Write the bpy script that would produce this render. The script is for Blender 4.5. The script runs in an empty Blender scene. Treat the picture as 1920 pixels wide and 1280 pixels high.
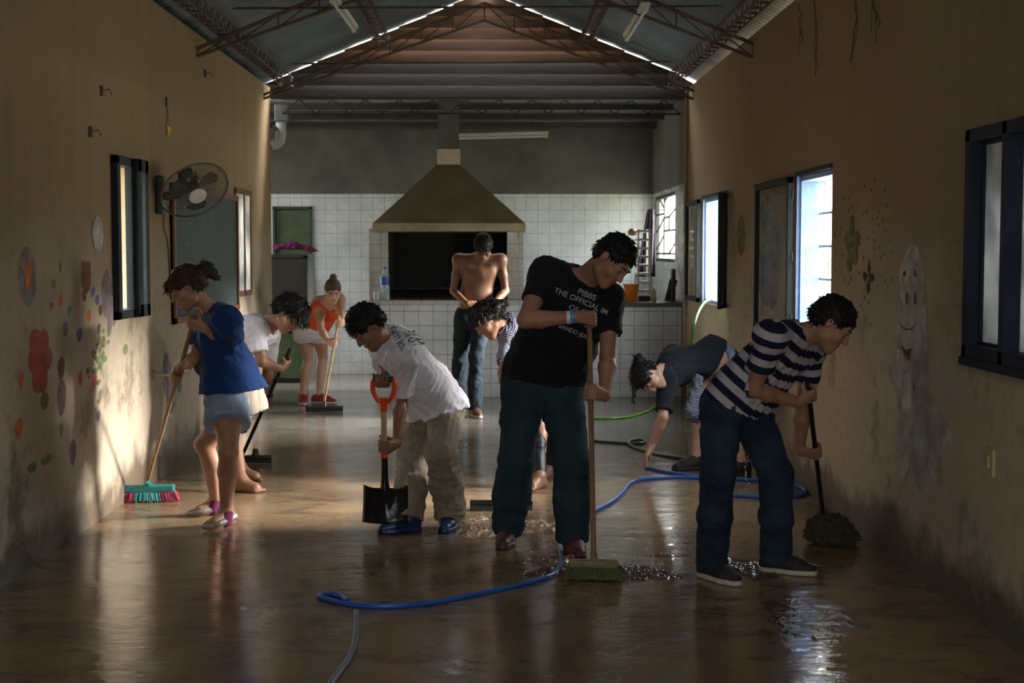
import bpy, bmesh, math, random
import numpy as np
from mathutils import Vector, Matrix
from mathutils.bvhtree import BVHTree
PI = math.pi
R = math.radians
random.seed(7)
V = lambda *a: np.array(a if len(a) > 1 else a[0], dtype=float)
def nrm(v):
    v = np.asarray(v, float); return v / (np.linalg.norm(v) + 1e-9)
C = bpy.context.scene.collection
S = bpy.context.scene

# ------------------------------------------------------------------ camera
F = 2667.0; CH = 1.58
cam_d = bpy.data.cameras.new('camera'); cam = bpy.data.objects.new('camera', cam_d); C.objects.link(cam)
cam_d.sensor_width = 36; cam_d.lens = 50.0; cam_d.clip_end = 300
cam.location = (0, 0, CH)
YAW = -math.atan(40 / F); PITCH = -math.atan(170 / F)
cam.rotation_euler = (PI / 2 + PITCH, 0, YAW)
cam_d.dof.use_dof = True; cam_d.dof.focus_distance = 8.2; cam_d.dof.aperture_fstop = 5.0
S.camera = cam
_M = np.array(cam.rotation_euler.to_matrix())
def ray(px, py):
    return _M @ V((px - 960) / F, -(py - 640) / F, -1.0)
def at(px, py, D):                      # point on the sight line of a pixel at distance D down the hall
    r = ray(px, py); return V(0, 0, CH) + r * (D / r[1])
def gr(px, py, z=0.0):                  # point of the ground (or height z) under a pixel
    r = ray(px, py); return V(0, 0, CH) + r * ((z - CH) / r[2])

# ------------------------------------------------------------------ world, daylight, exposure
w = bpy.data.worlds.new('world'); S.world = w; w.use_nodes = True
nt = w.node_tree; bg = nt.nodes['Background']
tc = nt.nodes.new('ShaderNodeTexCoord'); sx = nt.nodes.new('ShaderNodeSeparateXYZ'); cr = nt.nodes.new('ShaderNodeValToRGB')
nt.links.new(tc.outputs['Generated'], sx.inputs[0]); nt.links.new(sx.outputs['Z'], cr.inputs[0]); nt.links.new(cr.outputs[0], bg.inputs[0])
cr.color_ramp.elements[0].position = 0.0; cr.color_ramp.elements[0].color = (.62, .62, .57, 1)
cr.color_ramp.elements[1].position = 0.6; cr.color_ramp.elements[1].color = (1.02, 1.08, 1.14, 1)
bg.inputs[1].default_value = 44.0
S.view_settings.view_transform = 'Standard'; S.view_settings.look = 'None'
S.view_settings.gamma = 1; S.view_settings.use_curve_mapping = False
S.view_settings.exposure = -1.38
sd = bpy.data.lights.new('hazy_sun', 'SUN'); sd.energy = 140.0; sd.angle = R(26); sd.color = (1.0, .97, .92)
sun = bpy.data.objects.new('hazy_sun', sd); C.objects.link(sun)
sun.rotation_euler = Vector((-math.cos(R(21)), -.06, -math.sin(R(21)))).to_track_quat('-Z', 'Y').to_euler()
XL, XR, YB = -2.30, 2.07, 18.2
def portal(name, loc, rot, sx_, sy_):
    d = bpy.data.lights.new(name, 'AREA'); d.shape = 'RECTANGLE'; d.size = sx_; d.size_y = sy_; d.cycles.is_portal = True
    o = bpy.data.objects.new(name, d); C.objects.link(o); o.location = loc; o.rotation_euler = rot
# openings in the walls: y0, y1, z0, z1
OL = [(8.72, 9.42, 1.16, 2.16), (12.85, 13.70, 1.16, 2.15)]
OR = [(4.60, 6.17, 1.12, 2.10), (8.63, 9.62, 1.0, 2.08), (12.50, 13.87, 1.08, 2.08)]
OK_ = [(16.0, 17.95, 1.45, 2.25)]
for (a, b, c, d) in OL: portal('daylight', (XL - .21, (a + b) / 2, (c + d) / 2), (0, -PI / 2, 0), d - c, b - a)
for (a, b, c, d) in OR + OK_: portal('daylight', (XR + .21, (a + b) / 2, (c + d) / 2), (0, PI / 2, 0), d - c, b - a)
portal('daylight', (-.1, -2.71, 1.75), (PI / 2, 0, 0), 2.4, 1.3)  # portal of the added rear opening
portal('daylight', (-5.21, 16.8, 1.6), (0, -PI / 2, 0), 1.4, 1.8)

# ------------------------------------------------------------------ materials
def mat(name, col, rough=.7, metal=0, spec=.5, **k):
    m = bpy.data.materials.new(name); m.use_nodes = True
    b = m.node_tree.nodes['Principled BSDF']
    b.inputs['Base Color'].default_value = (*col, 1); b.inputs['Roughness'].default_value = rough
    b.inputs['Metallic'].default_value = metal; b.inputs['Specular IOR Level'].default_value = spec
    for kk, vv in k.items(): b.inputs[kk.replace('_', ' ')].default_value = vv
    return m
class NB:
    """small node builder"""
    def __init__(s, m):
        s.t = m.node_tree; s.b = s.t.nodes['Principled BSDF']; s.pos = None
    def n(s, ty, **k):
        n = s.t.nodes.new('ShaderNode' + ty)
        for a, b in k.items(): setattr(n, a, b)
        return n
    def l(s, a, b): s.t.links.new(a, b)
    def P(s):
        if not s.pos: s.pos = s.n('NewGeometry').outputs['Position']
        return s.pos
    def scaled(s, sc):
        m = s.n('Mapping'); m.inputs['Scale'].default_value = sc; s.l(s.P(), m.inputs[0]); return m.outputs[0]
    def noise(s, scale, detail=4, rough=.55, vec=None, dist=0):
        n = s.n('TexNoise'); n.inputs['Scale'].default_value = scale; n.inputs['Detail'].default_value = detail
        n.inputs['Roughness'].default_value = rough; n.inputs['Distortion'].default_value = dist
        s.l(vec if vec is not None else s.P(), n.inputs['Vector']); return n.outputs['Fac']
    def ramp(s, v, a, b, ca=0.0, cb=1.0):
        n = s.n('MapRange'); n.inputs['From Min'].default_value = a; n.inputs['From Max'].default_value = b
        n.inputs['To Min'].default_value = ca; n.inputs['To Max'].default_value = cb; s.l(v, n.inputs['Value']); return n.outputs[0]
    def mix(s, f, a, b):
        n = s.n('Mix', data_type='RGBA')
        if isinstance(f, (int, float)): n.inputs[0].default_value = f
        else: s.l(f, n.inputs[0])
        for q, i in ((a, 6), (b, 7)):
            if isinstance(q, tuple): n.inputs[i].default_value = (*q, 1)
            else: s.l(q, n.inputs[i])
        return n.outputs[2]
    def math(s, op, a, b=0.0):
        n = s.n('Math', operation=op)
        for q, i in ((a, 0), (b, 1)):
            if isinstance(q, (int, float)): n.inputs[i].default_value = q
            else: s.l(q, n.inputs[i])
        return n.outputs[0]
    def xyz(s):
        n = s.n('SeparateXYZ'); s.l(s.P(), n.inputs[0]); return n.outputs
    def bump(s, h, st=.3, d=.01):
        n = s.n('Bump'); n.inputs['Strength'].default_value = st; n.inputs['Distance'].default_value = d
        s.l(h, n.inputs['Height']); s.l(n.outputs[0], s.b.inputs['Normal'])
    def col(s, c): s.l(c, s.b.inputs['Base Color'])
    def rough(s, r): s.l(r, s.b.inputs['Roughness'])

def noisy(name, col, rough=.7, var=.25, scale=6, bump=.2, bscale=None, metal=0, dist=.01, **k):
    m = mat(name, col, rough, metal, **k); b = NB(m)
    n = b.noise(scale, 5)
    lo = tuple(c * (1 - var) for c in col); hi = tuple(min(1, c * (1 + var)) for c in col)
    b.col(b.mix(b.ramp(n, .3, .7), lo, hi))
    if bump: b.bump(b.noise(bscale or scale * 4, 4), bump, dist)
    return m
def plaster(name, base, pale, mud, hue2, zmud=.45, right=False):
    m = mat(name, base, .85, spec=.3); b = NB(m)
    x, y, z = b.xyz()
    n1 = b.noise(.9, 5); n2 = b.noise(3.2, 6, .65); n3 = b.noise(14, 4)
    c = b.mix(b.ramp(n1, .35, .7), base, hue2)
    # rain streaks running down the plaster
    st = b.noise(1, 5, .6, b.scaled((1, 7, .5)))
    c = b.mix(b.ramp(st, .52, .72, 0, .4), c, tuple(q * .62 for q in base))
    # pale worn lower part
    lowz = b.math('ADD', z, b.math('MULTIPLY', b.math('SUBTRACT', n1, .5), 1.3))
    c = b.mix(b.ramp(lowz, 1.75, .9, 0, .85), c, pale)
    # mould spots
    sp = b.math('MULTIPLY', b.ramp(b.noise(1.8, 7, .7), .54, .66), b.ramp(z, 2.1, 1.0))
    c = b.mix(b.math('MULTIPLY', sp, .7), c, tuple(q * .28 for q in base))
    # mud line left by the flood
    mz = b.math('ADD', z, b.math('MULTIPLY', b.math('SUBTRACT', n2, .5), .7))
    mz = b.math('ADD', mz, b.math('MULTIPLY', b.math('SUBTRACT', n3, .5), .12))
    c = b.mix(b.ramp(mz, zmud + .10, zmud - .06, 0, .88), c, mud)
    # peeled patches near the floor
    pe = b.math('ADD', z, b.math('MULTIPLY', b.noise(2.1, 3, .5), 1.1))
    pk = b.ramp(pe, .56, .54)
    c = b.mix(b.math('MULTIPLY', pk, .8), c, (.10, .085, .07))
    c = b.mix(b.ramp(n3, .4, .8, 0, .25), c, tuple(q * .6 for q in base))
    b.col(c)
    h = b.math('ADD', b.math('MULTIPLY', n2, .5), b.math('MULTIPLY', b.noise(40, 3), .2))
    h = b.math('ADD', h, b.math('MULTIPLY', pk, -.5))
    b.bump(h, .5, .012); b.rough(b.ramp(mz, zmud + .1, zmud - .1, .85, .5))
    return m
M = {}
M['wall_l'] = plaster('plaster left', (.27, .188, .095), (.46, .385, .29), (.10, .066, .04), (.26, .18, .105), .20)
M['wall_r'] = plaster('plaster right', (.255, .18, .095), (.50, .42, .31), (.095, .065, .042), (.24, .16, .10), .18)
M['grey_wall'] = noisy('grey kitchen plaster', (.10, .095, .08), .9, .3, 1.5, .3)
M['wallback'] = noisy('rear plaster', (.30, .22, .15), .9, .2, 2, .2)

def floor_mat():
    m = mat('wet muddy floor', (.15, .09, .05), .1); b = NB(m)
    x, y, z = b.xyz()
    n1 = b.noise(.7, 5, .6); n2 = b.noise(3, 6, .6)
    mud = b.mix(b.ramp(n2, .35, .7), (.25, .165, .090), (.185, .120, .064))
    con = b.mix(b.ramp(n2, .35, .7), (.17, .155, .135), (.10, .09, .078))
    yy = b.math('ADD', y, b.math('MULTIPLY', b.math('SUBTRACT', n1, .5), 5.0))
    c = b.mix(b.ramp(yy, 10.0, 12.2), mud, con)
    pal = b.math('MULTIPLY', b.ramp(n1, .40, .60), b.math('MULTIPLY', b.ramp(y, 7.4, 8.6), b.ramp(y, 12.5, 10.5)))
    c = b.mix(b.math('MULTIPLY', pal, .60), c, (.42, .29, .17))  # paler mud tone also paints in the sunlit middle of the floor
    # thin dark silt lines, drying edges
    sl = b.noise(1.1, 6, .6, b.scaled((.8, 1.5, 1)), .5)
    e = b.math('ABSOLUTE', b.math('SUBTRACT', sl, .5))
    c = b.mix(b.ramp(e, .006, .0, 0, .5), c, (.03, .022, .016))
    # thin silt films left by the draining water
    f1 = b.noise(2.6, 8, .68, b.scaled((.8, 1.3, 1)), .6); f2 = b.noise(7, 6, .65, b.scaled((.7, 1.4, 1)))
    c = b.mix(b.ramp(f1, .56, .60, 0, .45), c, (.055, .038, .026)); c = b.mix(b.ramp(f2, .60, .66, 0, .30), c, (.30, .19, .11))
    b.col(c)
    r = b.math('ADD', b.ramp(f1, .44, .62, .015, .16), b.ramp(f2, .56, .70, 0, .12)); b.rough(r)
    h = b.math('ADD', b.math('MULTIPLY', b.noise(3.5, 2, .5, b.scaled((.6, 1.2, 1))), .55), b.math('MULTIPLY', b.noise(20, 3, .55, b.scaled((.55, 1.5, 1))), .10))
    h = b.math('ADD', h, b.math('MULTIPLY', b.ramp(f1, .52, .62), .10)); h = b.math('ADD', h, b.math('MULTIPLY', b.math('MULTIPLY', b.noise(60, 3, .6), b.ramp(f2, .42, .58)), .20))
    b.bump(h, .30, .016)
    return m
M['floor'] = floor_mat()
M['ground'] = noisy('outside ground', (.48, .45, .33), .9, .3, 2, .2)
def tile_mat(name, col, grout, sz=.15, off=(0, 0)):
    m = mat(name, col, .18); b = NB(m); x, y, z = b.xyz()
    def line(v, o):
        f = b.math('FRACT', b.math('DIVIDE', b.math('ADD', v, o + 100 * sz), sz))
        d = b.math('ABSOLUTE', b.math('SUBTRACT', f, .5))
        return b.ramp(d, .472, .488)
    g = b.n('NewGeometry'); sp = b.n('SeparateXYZ'); b.l(g.outputs['Normal'], sp.inputs[0])
    ax = b.math('ABSOLUTE', sp.outputs[0])
    hcoord = b.math('ADD', b.math('MULTIPLY', x, b.math('SUBTRACT', 1.0, ax)), b.math('MULTIPLY', y, ax))
    l = b.math('MAXIMUM', line(hcoord, off[0]), line(z, off[1]))
    n = b.noise(2.2, 4); n2 = b.noise(9, 4)
    c = b.mix(b.ramp(n, .35, .7), col, tuple(q * .72 for q in col))
    c = b.mix(b.ramp(n2, .55, .8, 0, .35), c, tuple(q * .45 for q in col))
    c = b.mix(b.ramp(b.math('ADD', z, b.math('MULTIPLY', n2, .3)), .42, .1, 0, .55), c, (.30, .25, .19))
    c = b.mix(l, c, grout); b.col(c); b.rough(b.ramp(n2, .3, .7, .16, .4))
    b.bump(b.math('ADD', b.math('MULTIPLY', l, -1.0), b.math('MULTIPLY', b.noise(3), .3)), .35, .004)
    return m
M['tile'] = tile_mat('white wall tile', (.60, .62, .62), (.20, .33, .31))
M['tile_old'] = tile_mat('stained grill tile', (.50, .49, .43), (.2, .19, .17))
M['tile_c'] = tile_mat('white counter tile', (.66, .69, .69), (.20, .20, .20), .155)
M['roof'] = noisy('corrugated zinc', (.16, .19, .20), .42, .35, 1.5, .1, metal=.55)
M['rust'] = noisy('rusty iron', (.085, .052, .035), .75, .4, 20, .3)
M['iron'] = noisy('dark iron', (.028, .026, .024), .6, .3, 15, .2)
def wood_mat(name, c1, c2, sc=(.6, 14, 14)):
    m = mat(name, c1, .7); b = NB(m)
    n = b.noise(3, 6, .6, b.scaled(sc), 1.2)
    b.col(b.mix(b.ramp(n, .3, .7), c1, c2)); b.bump(n, .3, .004); return m
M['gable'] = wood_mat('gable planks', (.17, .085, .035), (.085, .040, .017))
M['dwood'] = wood_mat('dark timber', (.055, .045, .036), (.025, .02, .016))
M['pole'] = wood_mat('broom pole wood', (.26, .15, .075), (.17, .09, .045), (14, 14, .8))
M['polelight'] = wood_mat('light pole wood', (.55, .36, .18), (.38, .23, .11), (14, 14, .8))
M['hood'] = noisy('old painted hood', (.105, .088, .045), .6, .3, 2.5, .25)
M['hoodlip'] = noisy('hood lip', (.30, .25, .15), .6, .25, 5, .2)
M['soot'] = noisy('soot', (.010, .009, .008), .95, .3, 4, .3)
M['black'] = noisy('black plastic', (.012, .012, .013), .35, .2, 10, .1)
M['rubber'] = mat('black rubber', (.010, .010, .010), .3)
M['winframe'] = noisy('dark green window paint', (.008, .014, .016), .6, .3, 9, .15, spec=.25)
M['winblue'] = noisy('blue window paint', (.007, .013, .030), .6, .3, 9, .15, spec=.25)
M['reveal'] = noisy('blue painted reveal', (.25, .38, .62), .6, .2, 6, .2)
M['brownframe'] = noisy('red brown window paint', (.16, .040, .022), .4, .3, 9, .15)
M['bars'] = noisy('white painted bars', (.55, .56, .50), .5, .2, 9, .1)
M['darkred'] = M['brownframe']
def glass(name, col, alpha, rough=.05):
    m = bpy.data.materials.new(name); m.use_nodes = True; t = m.node_tree; t.nodes.clear()
    o = t.nodes.new('ShaderNodeOutputMaterial'); mx = t.nodes.new('ShaderNodeMixShader'); tr = t.nodes.new('ShaderNodeBsdfTransparent')
    pr = t.nodes.new('ShaderNodeBsdfPrincipled'); pr.inputs['Base Color'].default_value = (*col, 1); pr.inputs['Roughness'].default_value = rough
    no = t.nodes.new('ShaderNodeTexNoise'); no.inputs['Scale'].default_value = 4; no.inputs['Detail'].default_value = 5
    ge = t.nodes.new('ShaderNodeNewGeometry'); t.links.new(ge.outputs['Position'], no.inputs['Vector'])
    mr = t.nodes.new('ShaderNodeMapRange'); mr.inputs['From Min'].default_value = .3; mr.inputs['From Max'].default_value = .7
    mr.inputs['To Min'].default_value = alpha * .6; mr.inputs['To Max'].default_value = min(1, alpha * 1.4)
    t.links.new(no.outputs['Fac'], mr.inputs['Value']); t.links.new(mr.outputs[0], mx.inputs[0])
    t.links.new(tr.outputs[0], mx.inputs[1]); t.links.new(pr.outputs[0], mx.inputs[2]); t.links.new(mx.outputs[0], o.inputs[0])
    return m
def frosted(name, col):
    m = bpy.data.materials.new(name); m.use_nodes = True; t = m.node_tree; t.nodes.clear()
    o = t.nodes.new('ShaderNodeOutputMaterial'); mx = t.nodes.new('ShaderNodeMixShader'); tr = t.nodes.new('ShaderNodeBsdfTranslucent')
    pr = t.nodes.new('ShaderNodeBsdfPrincipled'); pr.inputs['Base Color'].default_value = (*col, 1); pr.inputs['Roughness'].default_value = .25
    no = t.nodes.new('ShaderNodeTexNoise'); no.inputs['Scale'].default_value = 3.5; no.inputs['Detail'].default_value = 6
    ge = t.nodes.new('ShaderNodeNewGeometry'); t.links.new(ge.outputs['Position'], no.inputs['Vector'])
    cr_ = t.nodes.new('ShaderNodeValToRGB'); cr_.color_ramp.elements[0].position = .32; cr_.color_ramp.elements[1].position = .7
    cr_.color_ramp.elements[0].color = tuple(c * .42 for c in col) + (1,); cr_.color_ramp.elements[1].color = (*col, 1)
    t.links.new(no.outputs['Fac'], cr_.inputs[0]); t.links.new(cr_.outputs[0], tr.inputs[0])
    mx.inputs[0].default_value = .25
    t.links.new(tr.outputs[0], mx.inputs[1]); t.links.new(pr.outputs[0], mx.inputs[2]); t.links.new(mx.outputs[0], o.inputs[0])
    return m
M['glass'] = glass('dusty glass', (.25, .24, .22), .10)
M['glassd'] = glass('grimy glass', (.22, .21, .19), .25, .15)
M['frost'] = frosted('dirty frosted glass', (.42, .43, .44))
M['frostw'] = frosted('white frosted glass', (.5, .5, .47))
M['bottle'] = glass('clear plastic bottle', (.55, .66, .72), .45)
M['board'] = noisy('chalkboard green', (.020, .038, .032), .6, .25, 3, .1)
M['chalk'] = mat('chalk marks', (.26, .30, .27), .9)
M['boardframe'] = M['darkred']
def skin(name, col):
    m = mat(name, col, .48, spec=.4); b = NB(m)
    n = b.noise(9, 4); b.col(b.mix(b.ramp(n, .3, .7), tuple(c * .85 for c in col), tuple(c * 1.1 for c in col)))
    b.bump(b.noise(160, 2), .08, .002)
    b.b.inputs['Subsurface Weight'].default_value = .06; b.b.inputs['Subsurface Radius'].default_value = (.02, .008, .005)
    return m
M['skin_a'] = skin('tan skin', (.36, .185, .115)); M['skin_b'] = skin('brown skin', (.24, .115, .068))
M['skin_c'] = skin('light skin', (.50, .30, .21)); M['skin_d'] = skin('deep brown skin', (.20, .10, .058))
def hair_mat(name, c):
    m = mat(name, c, .55, spec=.25); b = NB(m)
    b.bump(b.noise(60, 4, .6, b.scaled((1, 1, .25))), .5, .005); return m
M['hair'] = hair_mat('black hair', (.010, .008, .007)); M['hair_br'] = hair_mat('dark brown hair', (.045, .022, .012))
M['hair_lt'] = hair_mat('light brown hair', (.09, .055, .032)); M['hair_tip'] = hair_mat('reddish hair', (.10, .045, .02))
M['eyew'] = mat('eye', (.10, .07, .06), .2); M['lip'] = mat('lips', (.26, .09, .07), .45)
def cloth(name, col, var=.12, sc=14, rough=.9, b_=.25):
    m = mat(name, col, rough, spec=.2); b = NB(m)
    n = b.noise(sc, 5); b.col(b.mix(b.ramp(n, .3, .7), tuple(c * (1 - var) for c in col), tuple(min(1, c * (1 + var)) for c in col)))
    h = b.math('ADD', b.noise(300, 2), b.math('MULTIPLY', b.noise(22, 4, .6, None, .6), 2.5)); b.bump(h, b_, .006)
    b.b.inputs['Sheen Weight'].default_value = .05
    return m
M['c_black'] = cloth('black cotton', (.011, .011, .013)); M['c_blue'] = cloth('blue cotton', (.010, .040, .15))
M['c_white'] = cloth('white cotton', (.66, .64, .70), .08, 7); M['c_whiteb'] = cloth('soft white cotton', (.60, .58, .62), .12, 6)
M['c_navy'] = cloth('navy cotton', (.014, .018, .026)); M['c_orange'] = cloth('orange cotton', (.62, .085, .02))
M['c_khaki'] = cloth('khaki twill', (.26, .21, .155), .22, 8, .85, .6); M['c_cream'] = cloth('cream cotton', (.55, .47, .36))
M['c_pink'] = cloth('pink fabric', (.15, .022, .075), .3); M['c_dark'] = cloth('dark apron', (.018, .014, .018))
def denim(name, c1, c2):
    m = mat(name, c1, .85, spec=.2); b = NB(m)
    n = b.noise(5, 5, .6); n2 = b.noise(40, 4, .7)
    c = b.mix(b.ramp(n, .4, .75), c1, c2); c = b.mix(b.ramp(n2, .4, .8, 0, .3), c, tuple(q * .6 for q in c1)); b.col(c)
    b.bump(b.math('ADD', b.noise(250, 2), b.math('MULTIPLY', b.noise(16, 4, .6, None, .8), 2.5)), .4, .008); return m
M['j_teal'] = denim('wet blue jeans', (.022, .042, .055), (.035, .066, .085)); M['j_navy'] = denim('dark jeans', (.012, .022, .042), (.035, .062, .10))
M['j_light'] = denim('light denim', (.22, .29, .40), (.34, .42, .54)); M['j_mid'] = denim('faded jeans', (.010, .018, .026), (.028, .046, .060))
M['leggings'] = cloth('dark leggings', (.012, .013, .018), rough=.38)
def striped(name, ca, cb, per, duty=.5, wob=0.0):
    m = mat(name, ca, .88, spec=.2); b = NB(m)
    a = b.n('Attribute', attribute_name='band'); v = a.outputs['Fac']
    if wob: v = b.math('ADD', v, b.math('MULTIPLY', b.math('SUBTRACT', b.noise(18, 3), .5), wob))
    f = b.math('FRACT', b.math('DIVIDE', b.math('ADD', v, 10 * per), per))
    st = b.math('LESS_THAN', f, duty)
    b.col(b.mix(st, ca, cb)); b.bump(b.math('ADD', b.noise(300, 2), b.math('MULTIPLY', b.noise(22, 4, .6, None, .6), 2.0)), .25, .005); return m
M['s_navy'] = striped('navy and white stripes', (.42, .40, .42), (.010, .012, .035), .074, .5)
M['s_zebra'] = striped('fine grey stripes', (.03, .03, .04), (.34, .36, .48), .013, .45, .022)
M['s_legs'] = striped('striped leggings', (.014, .014, .018), (.20, .20, .22), .030, .22, .0)
M['shoe_dark'] = noisy('dark canvas', (.020, .017, .015), .7, .3, 30, .2); M['sole_w'] = noisy('off white sole', (.48, .44, .36), .5, .25, 30, .1)
M['shoe_red'] = noisy('red shoe', (.28, .012, .03), .6, .3, 30, .2); M['shoe_brown'] = noisy('muddy red brown shoe', (.10, .030, .026), .5, .5, 22, .3)
M['shoe_blue'] = noisy('blue shoe', (.010, .030, .10), .35, .8, 26, .2); M['shoe_grey'] = noisy('muddy flat shoe', (.17, .13, .12), .35, .35, 25, .2)
M['mud'] = noisy('liquid mud', (.20, .12, .065), .08, .3, 20, .2); M['foam'] = noisy('muddy foam', (.62, .45, .30), .22, .35, 40, .3)
M['mudd'] = noisy('dark liquid mud', (.09, .055, .035), .05, .3, 20, .2)
M['lace'] = mat('laces', (.45, .38, .33), .8)
M['hose_b'] = noisy('blue hose', (.028, .11, .46), .28, .2, 10, .05); M['hose_g'] = noisy('green hose', (.10, .30, .03), .35, .3, 10, .05)
M['hose_d'] = noisy('muddy hose', (.16, .20, .26), .3, .3, 10, .05); M['hose_dg'] = noisy('dark green hose', (.04, .09, .02), .3, .3, 10, .05)
M['orange'] = noisy('orange plastic', (.78, .075, .015), .35, .1, 8, .05); M['bucket'] = noisy('orange bucket plastic', (.75, .20, .01), .4, .1, 8, .05)
M['shovel'] = noisy('wet black steel', (.013, .013, .014), .12, .3, 10, .1)
M['teal'] = noisy('teal plastic', (.02, .20, .20), .4, .2, 10, .1); M['pinkb'] = noisy('magenta bristles', (.30, .02, .07), .7, .3, 90, .5, 200)
M['greenb'] = noisy('green bristles', (.085, .10, .035), .7, .4, 90, .5, 200); M['tanb'] = noisy('tan broom block', (.20, .15, .075), .6, .3, 20, .3)
M['mop'] = noisy('dark yellow mop', (.045, .033, .015), .9, .5, 60, .6, 120)
M['white'] = noisy('white plastic', (.62, .62, .58), .4, .1, 8, .05); M['pvc'] = noisy('grey pvc', (.38, .38, .36), .4, .2, 8, .05)
M['fanmetal'] = mat('fan metal', (.18, .175, .15), .3, .6); M['fanbody'] = noisy('fan body', (.05, .055, .05), .3, .2, 10, .05)
M['fanblade'] = glass('fan blade plastic', (.06, .06, .05), .75); M['tubew'] = noisy('fluorescent tube white', (.55, .52, .42), .4, .1, 8, .05)
M['green_door'] = noisy('green door paint', (.055, .085, .035), .5, .5, 3, .2); M['cab'] = noisy('dark cabinet', (.022, .02, .015), .35, .4, 3, .1)
M['label'] = mat('blue label', (.02, .10, .42), .4); M['letter'] = mat('grey print', (.42, .42, .42), .8); M['letterd'] = mat('dark print', (.05, .05, .07), .8)
M['cream_p'] = noisy('cream switch', (.42, .34, .16), .5, .1, 10, .05); M['ornament'] = mat('orange paper', (.65, .30, .02), .8)
M['band_w'] = mat('wristband white', (.7, .7, .7), .5); M['band_b'] = mat('wristband blue', (.05, .30, .62), .5)
M['grey_ct'] = noisy('dark counter slab', (.055, .052, .048), .4, .3, 6, .2); M['leaf'] = noisy('leaves', (.10, .22, .03), .7, .5, 4, .2)
def paint(name, col, wear=.5):
    col = tuple(min(.8, q * 1.5) for q in col); m = mat(name, col, .85, spec=.2); b = NB(m)
    n = b.noise(7, 6, .7); c = b.mix(b.ramp(n, .2, .62), col, tuple(a * .45 + q * .55 for a, q in zip(col, (.28, .19, .115)))); b.col(c); al = b.math('MULTIPLY', b.ramp(n, .30, .60, 1, .55), b.ramp(b.noise(2.2, 5, .7), .66, .48, .60, 1)); b.l(al, b.b.inputs['Alpha']); b.bump(b.noise(40, 3), .4, .01); return m

# ------------------------------------------------------------------ object helpers
OFF = {}
def link(name, me, parent=None, smooth=True, m=None):
    if m is not None:
        me.materials.clear(); me.materials.append(m)
    o = bpy.data.objects.new(name, me); C.objects.link(o)
    off = V(0, 0, 0)
    if parent is not None:
        off = OFF[parent]; o.parent = parent
        n = len(me.vertices); co = np.empty(n * 3); me.vertices.foreach_get('co', co)
        co = co.reshape(-1, 3) - off; me.vertices.foreach_set('co', co.ravel()); me.update()
    OFF[o] = off
    if smooth: me.polygons.foreach_set('use_smooth', [True] * len(me.polygons))
    return o
def tag(o, label=None, cat=None, group=None, kind=None):
    if label: o['label'] = label
    if cat: o['category'] = cat
    if group: o['group'] = group
    if kind: o['kind'] = kind
    return o
def thing(name, label, cat, loc, group=None, kind=None):
    o = bpy.data.objects.new(name, None); C.objects.link(o); o.location = tuple(loc); o.empty_display_size = .1
    OFF[o] = V(loc); return tag(o, label, cat, group, kind)
def settle(o):
    """move the origin of a top level mesh to the base of the mesh"""
    me = o.data; n = len(me.vertices); co = np.empty(n * 3); me.vertices.foreach_get('co', co); co = co.reshape(-1, 3)
    b = V((co[:, 0].min() + co[:, 0].max()) / 2, (co[:, 1].min() + co[:, 1].max()) / 2, co[:, 2].min())
    me.vertices.foreach_set('co', (co - b).ravel()); me.update(); o.location = tuple(b); OFF[o] = b; return o
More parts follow.
